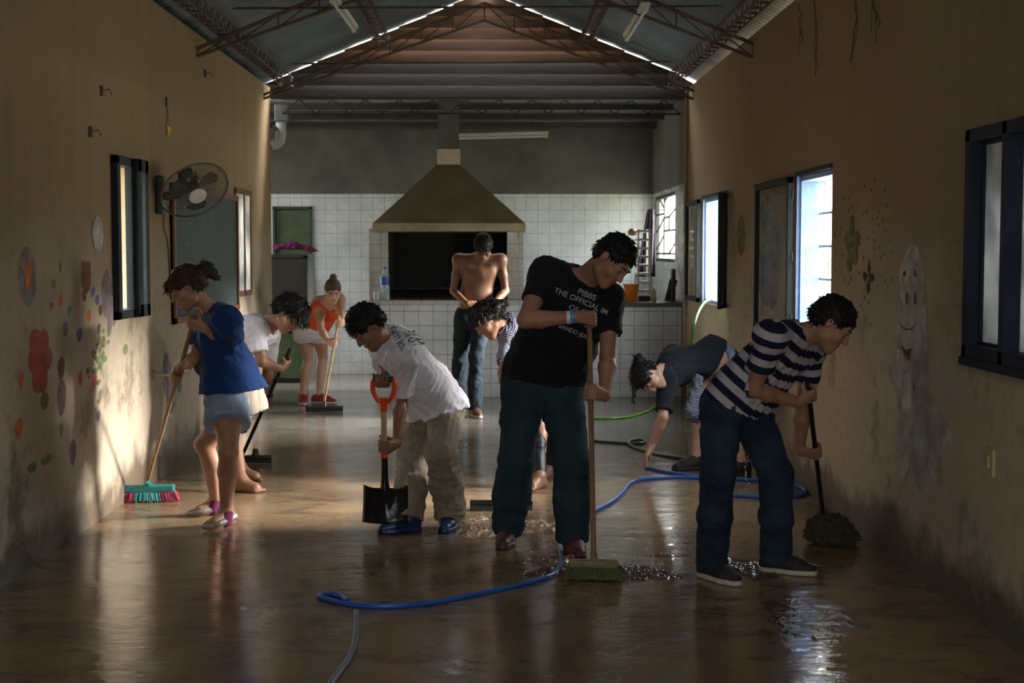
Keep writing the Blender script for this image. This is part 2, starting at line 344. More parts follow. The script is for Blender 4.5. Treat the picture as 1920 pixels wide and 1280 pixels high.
class MB:
    def __init__(s): s.b = bmesh.new()
    def box(s, c, size, rot=None, bev=0):
        r = bmesh.ops.create_cube(s.b, size=1); vs = r['verts']
        mtx = Matrix.Translation(Vector([float(q) for q in c])) @ ((rot if rot is not None else Matrix.Identity(3)).to_4x4()) @ Matrix.Diagonal((*size, 1))
        bmesh.ops.transform(s.b, matrix=mtx, verts=vs)
        if bev:
            es = list({e for v in vs for e in v.link_edges}); bmesh.ops.bevel(s.b, geom=es, offset=bev, segments=2, affect='EDGES', profile=.5)
        return s
    def box2(s, a, b_, bev=0):
        a = V(a); b_ = V(b_); return s.box((a + b_) / 2, tuple(abs(b_ - a)), None, bev)
    def tube(s, pts, r, n=10, cap=True):
        pts = [V(p) for p in pts]; m_ = len(pts); rs = r if hasattr(r, '__len__') else [r] * m_
        rings = []; up = None
        for i, p in enumerate(pts):
            d = nrm(pts[min(i + 1, m_ - 1)] - pts[max(i - 1, 0)])
            if up is None: up = V(0, 0, 1) if abs(d[2]) < .9 else V(1, 0, 0)
            a = nrm(np.cross(d, up)); up = nrm(np.cross(a, d))
            rings.append([s.b.verts.new(tuple(p + rs[i] * (a * math.cos(2 * PI * k / n) + up * math.sin(2 * PI * k / n)))) for k in range(n)])
        for i in range(m_ - 1):
            for k in range(n): s.b.faces.new((rings[i][k], rings[i][(k + 1) % n], rings[i + 1][(k + 1) % n], rings[i + 1][k]))
        if cap:
            s.b.faces.new(rings[0][::-1]); s.b.faces.new(rings[-1])
        return s
    def bar(s, a, b_, r, n=6): return s.tube([a, b_], r, n)
    def prism(s, pts, vec):
        a = [s.b.verts.new(tuple(map(float, p))) for p in pts]; b_ = [s.b.verts.new(tuple(V(p) + V(vec))) for p in pts]
        n = len(pts); s.b.faces.new(a); s.b.faces.new(b_[::-1])
        for k in range(n): s.b.faces.new((a[k], b_[k], b_[(k + 1) % n], a[(k + 1) % n]))
        return s
    def lathe(s, prof, c=(0, 0, 0), axis=(0, 0, 1), n=24):
        ax = nrm(axis); u = nrm(np.cross(ax, V(0, 1, 0) if abs(ax[1]) < .9 else V(1, 0, 0))); v = np.cross(ax, u); c = V(c)
        rings = [[s.b.verts.new(tuple(c + ax * z + r_ * (u * math.cos(2 * PI * k / n) + v * math.sin(2 * PI * k / n)))) for k in range(n)] for r_, z in prof]
        for i in range(len(prof) - 1):
            for k in range(n): s.b.faces.new((rings[i][k], rings[i][(k + 1) % n], rings[i + 1][(k + 1) % n], rings[i + 1][k]))
        s.b.faces.new(rings[0][::-1]); s.b.faces.new(rings[-1]); return s
    def build(s, name, m, parent=None, smooth=False):
        bmesh.ops.recalc_face_normals(s.b, faces=s.b.faces[:])
        me = bpy.data.meshes.new(name); s.b.to_mesh(me); s.b.free()
        o = link(name, me, parent, smooth, m)
        if smooth:
            try: me.set_sharp_from_angle(angle=R(40))
            except Exception: pass
        return o
def struct(name, mb, m, parent=None, label=None):
    o = mb.build(name, m, parent); o['kind'] = 'structure'
    if label: o['label'] = label
    return o
def smooth_path(pts, sub=8):
    P = [V(p) for p in pts]; out = []
    for i in range(len(P) - 1):
        p0 = P[max(i - 1, 0)]; p1 = P[i]; p2 = P[i + 1]; p3 = P[min(i + 2, len(P) - 1)]
        for k in range(sub):
            t = k / sub
            out.append(.5 * ((2 * p1) + (-p0 + p2) * t + (2 * p0 - 5 * p1 + 4 * p2 - p3) * t * t + (-p0 + 3 * p1 - 3 * p2 + p3) * t ** 3))
    out.append(P[-1]); return out

# ------------------------------------------------------------------ implicit surfaces (smooth bodies and cloth)
def cone(a, b, ra, rb, k=.03, capb=False, capa=False, sq=None, op='u'):
    return dict(t='c', a=V(a), b=V(b), ra=ra, rb=rb, k=k, capb=capb, capa=capa, sq=sq, op=op)
def sph(c, r, k=.03, op='u'): return dict(t='c', a=V(c), b=V(c) + V(0, 0, 1e-4), ra=r, rb=r, k=k, capb=False, capa=False, sq=None, op=op)
def ell(c, ax, rad, k=.02, op='u'): return dict(t='e', c=V(c), ax=np.array(ax, float), rad=V(rad), k=k, op=op)
def cut(p, n, op='cut'): return dict(t='p', p=V(p), n=nrm(n), op='cut', k=0)
def pd(pr, P):
    if pr['t'] == 'c':
        a, b = pr['a'], pr['b']; pa = P - a.astype(np.float32); ba = (b - a).astype(np.float32)
        if pr['sq'] is not None:
            n, s_ = pr['sq']; n = nrm(n).astype(np.float32)
            pa = pa + n * ((pa @ n) * (1 / s_ - 1))[..., None]; ba2 = ba + n * (ba @ n) * (1 / s_ - 1)
        else: ba2 = ba
        L = float(ba2 @ ba2) + 1e-9
        tr = (pa @ ba2) / L; t = np.clip(tr, 0, 1)
        d = np.sqrt(((pa - t[..., None] * ba2) ** 2).sum(-1)) - (pr['ra'] + (pr['rb'] - pr['ra']) * t)
        if pr['sq'] is not None: d = d * (.5 + .5 * pr['sq'][1])
        if pr['capb']: d = np.maximum(d, (tr - 1) * math.sqrt(L))
        if pr['capa']: d = np.maximum(d, -tr * math.sqrt(L))
        return d
    if pr['t'] == 'e':
        q = (P - pr['c'].astype(np.float32)) @ pr['ax'].T.astype(np.float32); r = pr['rad'].astype(np.float32)
        k0 = np.sqrt(((q / r) ** 2).sum(-1)); k1 = np.sqrt(((q / r ** 2) ** 2).sum(-1)) + 1e-9
        return k0 * (k0 - 1) / k1
    return (P - pr['p'].astype(np.float32)) @ pr['n'].astype(np.float32)
def bbox(pr):
    if pr['t'] == 'c':
        r = max(pr['ra'], pr['rb']) * 1.05; return np.minimum(pr['a'], pr['b']) - r, np.maximum(pr['a'], pr['b']) + r
    r = max(pr['rad']); return pr['c'] - r, pr['c'] + r
def folds(P, seed, amp, wl):
    rs = np.random.RandomState(seed); out = 0
    for i in range(4):
        d = rs.normal(size=3); d /= np.linalg.norm(d); d2 = rs.normal(size=3); d2 /= np.linalg.norm(d2); f = 2 * PI / (wl * (.6 + .8 * rs.rand()))
        ph = rs.rand() * 6.28
        wv = np.sin((P @ d.astype(np.float32)) * f + ph + 1.6 * np.sin((P @ d2.astype(np.float32)) * f * .5 + ph * 2))
        out = out + (np.abs(wv) * 1.4 - .7)
    return out * amp / 2
def sdf(name, prims, h, m, parent=None, fold=None, bands=None, relax=1):
    adds = [p for p in prims if p['op'] == 'u']
    lo = np.min([bbox(p)[0] for p in adds], 0) - 3 * h - .02; hi = np.max([bbox(p)[1] for p in adds], 0) + 3 * h + .02
    n = np.ceil((hi - lo) / h).astype(int) + 1
    G = np.full(tuple(n), .5, np.float32)
    for pr in prims:
        if pr['t'] == 'p':
            i0 = np.zeros(3, int); i1 = n
        else:
            a, b = bbox(pr); pad = max(pr['k'], .0) + 2.5 * h + .012
            i0 = np.clip(np.floor((a - pad - lo) / h).astype(int), 0, n); i1 = np.clip(np.ceil((b + pad - lo) / h).astype(int) + 1, 0, n)
        if (i1 <= i0).any(): continue
        gx, gy, gz = [(lo[q] + h * np.arange(i0[q], i1[q])).astype(np.float32) for q in range(3)]
        P = np.stack(np.meshgrid(gx, gy, gz, indexing='ij'), -1)
        sl = (slice(i0[0], i1[0]), slice(i0[1], i1[1]), slice(i0[2], i1[2]))
        d = pd(pr, P); g = G[sl]; k = pr['k']
        if pr['op'] == 'u':
            if k > 0:
                hh = np.maximum(k - np.abs(g - d), 0) / k; G[sl] = np.minimum(g, d) - hh * hh * k * .25
            else: G[sl] = np.minimum(g, d)
        elif pr['op'] == 's':
            hh = np.maximum(k - np.abs(g + d), 0) / max(k, 1e-6); G[sl] = np.maximum(g, -d) + hh * hh * k * .25
        else: G[sl] = np.maximum(g, d)
    if fold:
        near = np.abs(G) < .04; idx = np.argwhere(near); P = (lo + idx * h).astype(np.float32)
        dv = 0
        for (sd, am, wl) in fold: dv = dv + folds(P, sd, am, wl)
        G[near] += dv
    G[0] = G[-1] = .5; G[:, 0] = G[:, -1] = .5; G[:, :, 0] = G[:, :, -1] = .5
    ins = G < 0
    cnt = np.zeros(tuple(n - 1), np.int8)
    for dx in (0, 1):
        for dy in (0, 1):
            for dz in (0, 1): cnt += ins[dx:n[0] - 1 + dx, dy:n[1] - 1 + dy, dz:n[2] - 1 + dz]
    act = (cnt > 0) & (cnt < 8); cells = np.argwhere(act)
    ind = np.full(tuple(n - 1), -1, np.int32); ind[act] = np.arange(len(cells))
    cs = [V(a, b, c).astype(int) for a in (0, 1) for b in (0, 1) for c in (0, 1)]
    vals = [G[tuple((cells + c).T)] for c in cs]
    acc = np.zeros((len(cells), 3)); num = np.zeros(len(cells))
    for i in range(8):
        for j in range(i + 1, 8):
            if abs(cs[i] - cs[j]).sum() == 1:
                a, b = vals[i], vals[j]; mk = (a < 0) != (b < 0); t = np.where(mk, a / np.where(mk, a - b, 1), 0)
                acc += mk[:, None] * (cs[i] + t[:, None] * (cs[j] - cs[i])); num += mk
    verts = lo + (cells + acc / num[:, None]) * h
    quads = []
    for ax in range(3):
        s0 = [slice(1, n[q] - 1) for q in range(3)]; s1 = list(s0); s0[ax] = slice(0, n[ax] - 1); s1[ax] = slice(1, n[ax])
        A = ins[tuple(s0)]; B = ins[tuple(s1)]; e = np.argwhere(A != B); fl = A[tuple(e.T)]
        base = e.copy(); 
        for q in range(3):
            if q != ax: base[:, q] += 1
        u, v = (ax + 1) % 3, (ax + 2) % 3
        def off(du, dv):
            t = base.copy(); t[:, u] -= du; t[:, v] -= dv; return ind[tuple(t.T)]
        q4 = np.stack([off(1, 1), off(0, 1), off(0, 0), off(1, 0)], 1); q4[~fl] = q4[~fl][:, ::-1]; quads.append(q4)
    Q = np.concatenate(quads); Q = Q[(Q >= 0).all(1)]
    for _ in range(relax):
        s_ = np.zeros_like(verts); c_ = np.zeros(len(verts))
        for k in range(4):
            a, b = Q[:, k], Q[:, (k + 1) % 4]
            for q in range(3):
                s_[:, q] += np.bincount(a, verts[b, q], len(verts)) + np.bincount(b, verts[a, q], len(verts))
            c_ += np.bincount(a, minlength=len(verts)) + np.bincount(b, minlength=len(verts))
        verts = .5 * verts + .5 * s_ / np.maximum(c_, 1)[:, None]
    me = bpy.data.meshes.new(name)
    me.vertices.add(len(verts)); me.vertices.foreach_set('co', verts.ravel())
    me.loops.add(Q.size); me.loops.foreach_set('vertex_index', Q.ravel().astype(np.int32))
    me.polygons.add(len(Q)); me.polygons.foreach_set('loop_start', np.arange(0, Q.size, 4, dtype=np.int32))
    try: me.polygons.foreach_set('loop_total', np.full(len(Q), 4, np.int32))
    except Exception: pass
    me.update(calc_edges=True); me.validate()
    if bands:
        best = np.full(len(verts), 1e9); val = np.zeros(len(verts))
        for (a, b, r_, o_) in bands:
            a = V(a); ba = V(b) - a; L = np.linalg.norm(ba); t = ((verts - a) @ ba) / L ** 2; tc_ = np.clip(t, 0, 1)
            d = np.linalg.norm(verts - a - tc_[:, None] * ba, axis=1) - r_; mk = d < best; best[mk] = d[mk]; val[mk] = (t * L + o_)[mk]
        at_ = me.attributes.new('band', 'FLOAT', 'POINT'); at_.data.foreach_set('value', val)
    return link(name, me, parent, True, m)

# ================================================================== ROOM
def wall_mesh(x0, x1, y0, y1, z0, z1, ops):
    """a wall along y with rectangular openings, thickness x0..x1"""
    mb = MB(); ys = sorted({y0, y1} | {v for o in ops for v in o[:2]}); zs = sorted({z0, z1} | {v for o in ops for v in o[2:]})
    for i in range(len(ys) - 1):
        z = 0
        while z < len(zs) - 1:
            def hole(q): return any(o[0] <= ys[i] and ys[i + 1] <= o[1] and o[2] <= zs[q] and zs[q + 1] <= o[3] for o in ops)
            if hole(z): z += 1; continue
            e = z
            while e + 1 < len(zs) - 1 and not hole(e + 1): e += 1
            mb.box2((x0, ys[i], zs[z]), (x1, ys[i + 1], zs[e + 1])); z = e + 1
    return mb
ZW = 3.28; SL = .42; APX = -.06
def roofz(x): return 4.25 - SL * abs(x - APX)
YF = -2.5
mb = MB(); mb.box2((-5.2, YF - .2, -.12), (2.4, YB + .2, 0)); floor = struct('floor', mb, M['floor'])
struct('wall_outside_added', MB().box2((3.5, 1.5, -.13), (3.7, 7.9, 3.0)), noisy('added outside wall', (.42, .40, .36), .9, .3, 3, .2))  # wall added beyond the near right window to cut its daylight
struct('ground', MB().box2((-60, -30, -.3), (60, 80, -.13)), M['ground'])
wl = struct('wall_left', wall_mesh(XL - .2, XL, YF, 15.0, 0, ZW, OL), M['wall_l'])
wr = struct('wall_right', wall_mesh(XR, XR + .2, YF, 15.0, 0, ZW, OR), M['wall_r'])
mb = MB(); mb.box2((XL - .2, YF - .2, 0), (-1.3, YF, 4.2)); mb.box2((1.1, YF - .2, 0), (XR + .2, YF, 4.2)); mb.box2((-1.3, YF - .2, 0), (1.1, YF, 1.1)); mb.box2((-1.3, YF - .2, 2.4), (1.1, YF, 4.2))  # opening behind the camera is added, for fill light on the people
struct('wall_rear', mb, M['wallback'])
# kitchen: back wall, right wall with the star window, left side beyond the hall
TZ = 2.30
mb = MB(); mb.box2((-5.2, YB, 0), (-2.77, YB + .2, TZ)); mb.box2((-2.27, YB, 0), (XR + .2, YB + .2, TZ)); mb.box2((-2.77, YB, 2.12), (-2.27, YB + .2, TZ)); mb.box2((-2.77, YB + .12, 0), (-2.27, YB + .2, 2.12))
wb = struct('wall_back', mb, M['tile'])
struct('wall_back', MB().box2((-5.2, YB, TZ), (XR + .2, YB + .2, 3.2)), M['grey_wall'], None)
kr = struct('wall_kitchen_right', wall_mesh(XR, XR + .2, 15.0, YB, 0, TZ, [(16.0, 17.95, 1.45, 2.25)]), M['tile'])
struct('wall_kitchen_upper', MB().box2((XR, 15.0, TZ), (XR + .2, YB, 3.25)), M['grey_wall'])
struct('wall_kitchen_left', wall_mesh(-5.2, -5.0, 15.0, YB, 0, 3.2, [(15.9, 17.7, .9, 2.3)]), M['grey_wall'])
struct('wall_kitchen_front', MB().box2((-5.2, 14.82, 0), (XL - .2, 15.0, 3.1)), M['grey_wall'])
# roof of corrugated sheets: two slopes, wave across y
def corrugated(x0, z0, x1, z1, y0, y1, pitch=.11, amp=.012, th=.006):
    n = int((y1 - y0) / (pitch / 6)); ys = np.linspace(y0, y1, n + 1); dz = amp * np.cos(2 * PI * ys / pitch)
    vs = []; fs = []
    for (x, z) in ((x0, z0), (x1, z1)):
        for q in (0, th): vs += [(x, y, z + d + q) for y, d in zip(ys, dz)]
    N = n + 1
    for i in range(n):
        fs.append((i, i + 1, 2 * N + i + 1, 2 * N + i)); fs.append((N + i, 3 * N + i, 3 * N + i + 1, N + i + 1))
    me = bpy.data.meshes.new('roof'); me.from_pydata(vs, [], fs); return me
o = link('ceiling', corrugated(APX - .02, roofz(APX - .02) + .05, XL - .20, roofz(XL - .20) + .05, YF - .3, 15.10), None, True, M['roof']); o['kind'] = 'structure'
o = link('ceiling', corrugated(APX + .02, roofz(APX + .02) + .05, XR + .20, roofz(XR + .20) + .05, YF - .3, 15.10), None, True, M['roof']); o['kind'] = 'structure'
# kitchen roof: lower, over dark joists
me = corrugated(-5.2, 3.30, XR + .5, 3.30, 15.12, YB + .4)
co = np.empty(len(me.vertices) * 3); me.vertices.foreach_get('co', co); co = co.reshape(-1, 3); co[:, 2] -= (co[:, 1] - 15) * .03; me.vertices.foreach_set('co', co.ravel())
o = link('ceiling', me, None, True, noisy('kitchen zinc', (.38, .39, .37), .6, .35, 1.5, .1, metal=.3)); o['kind'] = 'structure'
struct('trim_8', MB().box2((APX - .09, 7.0, roofz(APX) + .062), (APX + .09, 14.3, roofz(APX) + .075)), M['roof'])  # unseen ridge cap added to trim top light; nearer ridge left open as fill
# purlins: lattice beams that run along the room under the sheets
def lattice(a, b, perp, h, r, step, mb=None, zig=True):
    """two chords from a to b, a second pair shifted by perp*h, webs between"""
    mb = mb or MB(); a = V(a); b = V(b); p = V(perp) * h; L = np.linalg.norm(b - a); n = max(2, int(L / step)); d = (b - a) / n
    mb.bar(a, b, r, 5); mb.bar(a + p, b + p, r, 5)
    for i in range(n):
        if i % 2: mb.bar(a + d * i, a + p + d * (i + 1), r * .6, 4)
        else: mb.bar(a + p + d * i, a + d * (i + 1), r * .6, 4)
    return mb
for k, (x, lab) in enumerate(((-2.10, 'rusty lattice purlin close above the left wall'), (-1.10, 'rusty lattice purlin halfway up the left roof slope'),
                  (.98, 'rusty lattice purlin halfway up the right roof slope'), (1.90, 'rusty lattice purlin close above the right wall'))):
    z = roofz(x) - .02; mb = MB()
    lattice((x - .05, YF, z), (x - .05, 14.95, z), (0, 0, -1), .10, .008, .11, mb)
    lattice((x + .05, YF, z), (x + .05, 14.95, z), (0, 0, -1), .10, .008, .11, mb)
    for i in range(156): mb.bar((x - .05, YF + i * .11, z - .10), (x + .05, YF + i * .11 + (.11 if i % 2 else 0), z - .10), .005, 4)
    o = mb.build('roof_purlin', M['rust']); settle(o); tag(o, lab, 'roof beam', 'lattice purlins under the zinc roof')
# trusses across the room
def truss(y, lab, lowz, flat=True, m=None):
    t = thing('roof_truss', lab, 'roof truss', (APX, y, lowz), 'iron trusses across the room')
    a = V(XL, y, roofz(XL) - .15); b = V(XR, y, roofz(XR) - .15); ap = V(APX, y, roofz(APX) - .16)
    la = V(XL, y, lowz); lb = V(XR, y, lowz); lp = V(APX, y, lowz + .36 * 2.2)
    mb = MB()
    for yy in (-.025, .025):
        o_ = V(0, yy, 0); mb.bar(a + o_, ap + o_, .011); mb.bar(b + o_, ap + o_, .011)
    mb.build('top_chord', M['rust'], t)
    mb = MB()
    for yy in (-.02, .02):
        o_ = V(0, yy, 0); mb.bar(la + o_, lp * V(1, 1, 1) + o_, .010); mb.bar(lb + o_, lp + o_, .010)
    mb.build('bottom_chord', M['rust'], t)
    mb = MB()
    for (p, q, r_, s_) in ((a, ap, la, lp), (b, ap, lb, lp)):
        n = 7
        for i in range(n + 1):
            u = p + (q - p) * i / n; v = r_ + (s_ - r_) * i / n; mb.bar(u, v, .007)
            if i < n:
                u2 = p + (q - p) * (i + 1) / n; mb.bar(v, u2, .006)
    mb.build('web_bars', M['rust'], t)
    if flat: MB().bar((XL, y, 3.47), (XR, y, 3.50), .010).build('tie_rod', M['rust'], t)
truss(11.3, 'rusty iron truss crossing nearest above the cleaners', 3.10)
truss(14.6, 'rusty iron truss against the plank gable', 3.12)
# plank gable over the kitchen beam
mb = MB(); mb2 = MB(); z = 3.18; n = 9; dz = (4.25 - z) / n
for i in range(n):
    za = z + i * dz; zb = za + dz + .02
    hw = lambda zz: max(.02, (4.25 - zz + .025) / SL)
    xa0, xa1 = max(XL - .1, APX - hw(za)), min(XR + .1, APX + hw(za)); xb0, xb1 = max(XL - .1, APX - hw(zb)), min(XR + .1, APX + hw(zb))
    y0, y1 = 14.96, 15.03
    (mb2 if i < 3 else mb).prism([(xa0, y0, za), (xa1, y0, za), (xb1, y1, zb), (xb0, y1, zb)], (0, .02, 0))  # lowest three planks get darker timber, painting in the shade they hang in
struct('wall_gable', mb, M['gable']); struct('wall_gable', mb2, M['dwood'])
for k, (y, z0, z1) in enumerate(((15.04, 3.17, 3.27), (16.2, 3.17, 3.24), (17.0, 3.14, 3.21), (17.8, 3.10, 3.18))):
    struct('trim_%d' % (k + 1), MB().box2((-5.0 if k else XL, y, z0), (XR, y + .12, z1)), M['dwood'])
o = lattice((-2.2, 15.22, 3.18), (2.02, 15.22, 3.18), (0, 0, -1), .15, .010, .17).build('lattice_girder', M['iron']); settle(o)
tag(o, 'dark zigzag lattice girder under the kitchen roof edge', 'roof beam')
# skirting beam top of the right wall corner post at the kitchen
struct('trim_5', MB().box2((XR - .03, 14.94, 0), (XR, 15.06, 3.25)), M['wall_r'])
# ------------------------------------------------------------------ hedge outside the right windows
def hedge(name, lab, x0, x1, y0, y1, z1, n):
    rs = np.random.RandomState(3); vs = []; fs = []
    for i in range(n):
        c = V(rs.uniform(x0, x1), rs.uniform(y0, y1), rs.uniform(-.1, z1)); a = nrm(rs.normal(size=3)); b = nrm(np.cross(a, rs.normal(size=3))); s_ = rs.uniform(.05, .11)
        k = len(vs); vs += [tuple(c - a * s_), tuple(c + b * s_ * .4), tuple(c + a * s_), tuple(c - b * s_ * .4)]; fs.append((k, k + 1, k + 2, k + 3))
    me = bpy.data.meshes.new(name); me.from_pydata(vs, [], fs); o = link(name, me, None, False, M['leaf']); settle(o); tag(o, lab, 'hedge', kind='stuff')
hedge('leafy_bush', 'green leafy bush outside the barred right window', 4.6, 6.0, 13.5, 20, 1.5, 5000)
# ------------------------------------------------------------------ windows
def rect_frame(mb, X, y0, y1, z0, z1, wd, dp, bars=()):
    """frame standing in the plane x=X (centre), width wd in the plane, depth dp"""
    for (a, b) in (((y0, z0), (y1, z0 + wd)), ((y0, z1 - wd), (y1, z1)), ((y0, z0), (y0 + wd, z1)), ((y1 - wd, z0), (y1, z1))):
        mb.box2((X - dp / 2, a[0], a[1]), (X + dp / 2, b[0], b[1]), .003)
    for yb in bars: mb.box2((X - dp / 2, yb - wd / 2, z0), (X + dp / 2, yb + wd / 2, z1), .003)
    return mb
# window 1: right wall, nearest, frosted panes in a dark blue frame
y0, y1, z0, z1 = OR[0]
W = struct('window_1', rect_frame(MB(), XR + .03, y0, y1, z0, z1, .055, .09, (5.70,)), M['winblue'])
struct('window_pane', MB().box2((XR + .055, 5.72, z0 + .04), (XR + .06, y1 - .04, z1 - .04)), M['frost'], W)
struct('window_pane', MB().box2((XR + .055, y0 + .04, z0 + .04), (XR + .06, 5.68, z1 - .04)), M['frost'], W)
struct('window_frame', rect_frame(MB(), XR + .055, 5.71, y1 - .04, z0 + .04, z1 - .04, .028, .03), M['winblue'], W, 'inner sash of the far pane')
struct('window_sill', MB().box2((XR - .02, y0 - .02, z0 - .035), (XR + .08, y1 + .02, z0)), M['winblue'], W)
# window 2: right wall, middle, opening with white bars, casement folded flat on the wall beyond
def barred(num, op, sash_len, bars=True, sash_ang=0, extra_near=False, sash_mat='winframe'):
    y0, y1, z0, z1 = op
    W = struct('window_%d' % num, rect_frame(MB(), XR + .10, y0, y1, z0, z1, .035, .16), M['reveal'])
    struct('window_reveal', MB().box2((XR - .004, y1 - .014, z0), (XR + .115, y1 - .002, z1)), M['reveal'], W)
    if bars:
        g = MB()
        for yy in np.arange(y0 + .10, y1, .16): g.bar((XR + .17, yy, z0), (XR + .17, yy, z1), .010, 6)
        for zz in np.arange(z0 + .17, z1, .22): g.box2((XR + .150, y0, zz - .008), (XR + .162, y1, zz + .008))
        struct('window_bars', g, M['bars'], W)
    s = MB(); rect_frame(s, XR - .045, y1 + .0, y1 + sash_len, z0, z1, .045, .035)
    sf = struct('window_sash', s, M[sash_mat], W); struct('window_pane', MB().box2((XR - .047, y1 + .03, z0 + .03), (XR - .043, y1 + sash_len - .03, z1 - .03)), M['glass'], W)
    h = MB()
    for zz in (z0 + .12, (z0 + z1) / 2, z1 - .12): h.bar((XR - .03, y1 + .0, zz - .03), (XR - .03, y1 + .0, zz + .03), .008)
    struct('hinge', h, M['iron'], W)
    mbf = MB(); mbf.box2((XR - .012, y0 - .0, z1), (XR + .03, y1 + .02, z1 + .03)); struct('window_head', mbf, M['winframe'], W)
    if extra_near:
        s = MB(); rot = Matrix.Rotation(R(-17), 3, 'Z'); L = .34; hp = V(XR - .01, y0, 0); d = V(-math.sin(R(17)), -math.cos(R(17)), 0); zc = (z0 + z1) / 2; hh = z1 - z0
        for (u, zz, lu, lz) in ((L / 2, z0 + .022, L, .045), (L / 2, z1 - .022, L, .045), (.022, zc, .045, hh), (L - .022, zc, .045, hh)): s.box(hp + d * u + V(0, 0, zz), (.035, lu, lz), rot, .003)
        struct('window_sash', s, M['winframe'], W, 'sash swung into the room'); struct('window_pane', MB().box(hp + d * L / 2 + V(0, 0, zc), (.004, L - .06, hh - .06), rot), M['glassd'], W)
    return W
barred(2, OR[1], 1.22)
barred(3, OR[2], .85, bars=False, extra_near=True)
# window 4: left wall, dark green frame with sash ajar
y0, y1, z0, z1 = OL[0]
W = struct('window_4', rect_frame(MB(), XL + .0, y0, y1, z0, z1, .055, .08), M['winframe'])
s = MB(); rect_frame(s, XL + .02, y0 - .03, y0 + .36, z0 + .0, z1 + .0, .05, .045); struct('window_sash', s, M['winframe'], W, 'near sash standing proud of the wall')
struct('window_pane', MB().box2((XL + .018, y0, z0 + .03), (XL + .022, y0 + .34, z1 - .03)), M['glass'], W)
s = MB(); rect_frame(s, XL + .055, y1 - .36, y1 - .10, z0, z1, .08, .05); struct('window_sash', s, M['winframe'], W, 'far sash drawn in front of the opening')
# window 5: left wall, red brown frame with two pale panes
y0, y1, z0, z1 = OL[1]
W = struct('window_5', rect_frame(MB(), XL + .004, y0, y1, z0, z1, .05, .02, ((y0 + y1) / 2 + .05,)), M['brownframe'])
ym = (y0 + y1) / 2 + .05
for a, b in ((y0 + .03, ym - .02), (ym + .02, y1 - .03)): struct('window_pane', MB().box2((XL - .002, a, z0 + .03), (XL + .003, b, z1 - .03)), M['frostw'], W)
# window 6: kitchen window with geometric iron muntins
y0, y1, z0, z1 = OK_[0]
W = struct('window_6', rect_frame(MB(), XR + .03, y0, y1, z0, z1, .04, .05), M['iron'])
g = MB(); X = XR + .03; P = lambda u, v: (X, y0 + (y1 - y0) * (1 - u), z0 + (z1 - z0) * v)
for a, b in (((.38, 1), (.38, .08)), ((0, .72), (.38, .72)), ((0, .45), (.38, .66)), ((.38, .66), (.62, .66)), ((.62, .66), (1, .8)), ((.38, .46), (1, .46)), ((.38, .12), (.62, .12)), ((.62, .12), (1, .32)),
             ((.0, .18), (.38, .40)), ((.62, 1), (.38, .9)), ((.0, .12), (1, .12)), ((.05, 1), (.38, .8)), ((.62, .66), (.62, .46))):
    g.bar(P(*a), P(*b), .012, 5)
struct('window_muntins', g, M['iron'], W)
# green door at the back left
D = struct('door_1', MB().box2((-2.75, YB + .03, 0), (-2.29, YB + .07, 2.10)), M['green_door'])
mb = MB(); mb.box2((-2.77, YB - .03, 0), (-2.74, YB + .06, 2.14)); mb.box2((-2.30, YB - .03, 0), (-2.27, YB + .06, 2.14)); mb.box2((-2.77, YB - .03, 2.11), (-2.27, YB + .06, 2.14))
struct('door_frame', mb, M['iron'], D)

# ------------------------------------------------------------------ painted murals on the plaster (children of their wall)
DN = [0]
def decal(wall, X, poly, m, name, label=None, holes=0):
    s = 1 if X < 0 else -1; DN[0] += 1; X = X + s * .00004 * (DN[0] % 120)
    mb = MB(); mb.prism([(X + s * .0005, y, z) for y, z in poly], (s * .0004, 0, 0)); o = mb.build(name, m, wall); 
    o['kind'] = 'structure'
    if label: o['label'] = label
    return o
def wallpt(px, py, X):                     # point of a side wall seen at a pixel -> (y, z)
    r = ray(px, py); t = X / r[0]; return (r[1] * t, CH + r[2] * t)
def blob(c, ry, rz, n=14, wob=.0, ph=0): return [(c[0] + ry * (1 + wob * math.sin(3 * a + ph)) * math.cos(a), c[1] + rz * (1 + wob * math.sin(2 * a + ph)) * math.sin(a)) for a in [2 * PI * k / n for k in range(n)]]
pm = {k: paint('mural ' + k, c) for k, c in dict(pink=(.42, .06, .07), red=(.45, .09, .04), orange=(.55, .13, .03), bluegrey=(.17, .18, .20), green=(.13, .20, .07), purple=(.16, .09, .16), white=(.46, .46, .43),
        maroon=(.13, .03, .02), teal=(.05, .22, .22), blue=(.05, .13, .33), olive=(.12, .15, .03), black=(.012, .012, .012), lilac=(.24, .24, .33), skinp=(.45, .25, .15), violet=(.19, .16, .19)).items()}
def LM(px, py, w, h, col, name, label=None, **k):
    X = XL; c = wallpt(px, py, X); a = wallpt(px + w, py, X); hh = h * c[0] / F; return decal(wl, X, blob(c, abs(a[0] - c[0]), hh, **k), pm[col], name, label)
LM(51, 518, 17, 57, 'bluegrey', 'painted_balloon', 'grey blue oval painted around an orange star')
c = wallpt(52, 512, XL); st = []
for k in range(10):
    r_ = (.115 if k % 2 == 0 else .045); a = PI / 2 + k * PI / 5; st.append((c[0] + r_ * 1.0 * math.cos(a), c[1] + r_ * 1.1 * math.sin(a)))
o = decal(wl, XL + .0025, st, pm['orange'], 'painted_star', 'orange painted star')
for (x, y, w_, h_) in ((66, 640, 12, 24), (82, 640, 10, 24), (66, 675, 14, 26), (86, 672, 12, 24), (74, 662, 12, 30), (70, 712, 10, 26), (80, 708, 9, 30)): LM(x, y, w_, h_, 'pink', 'painted_petal')
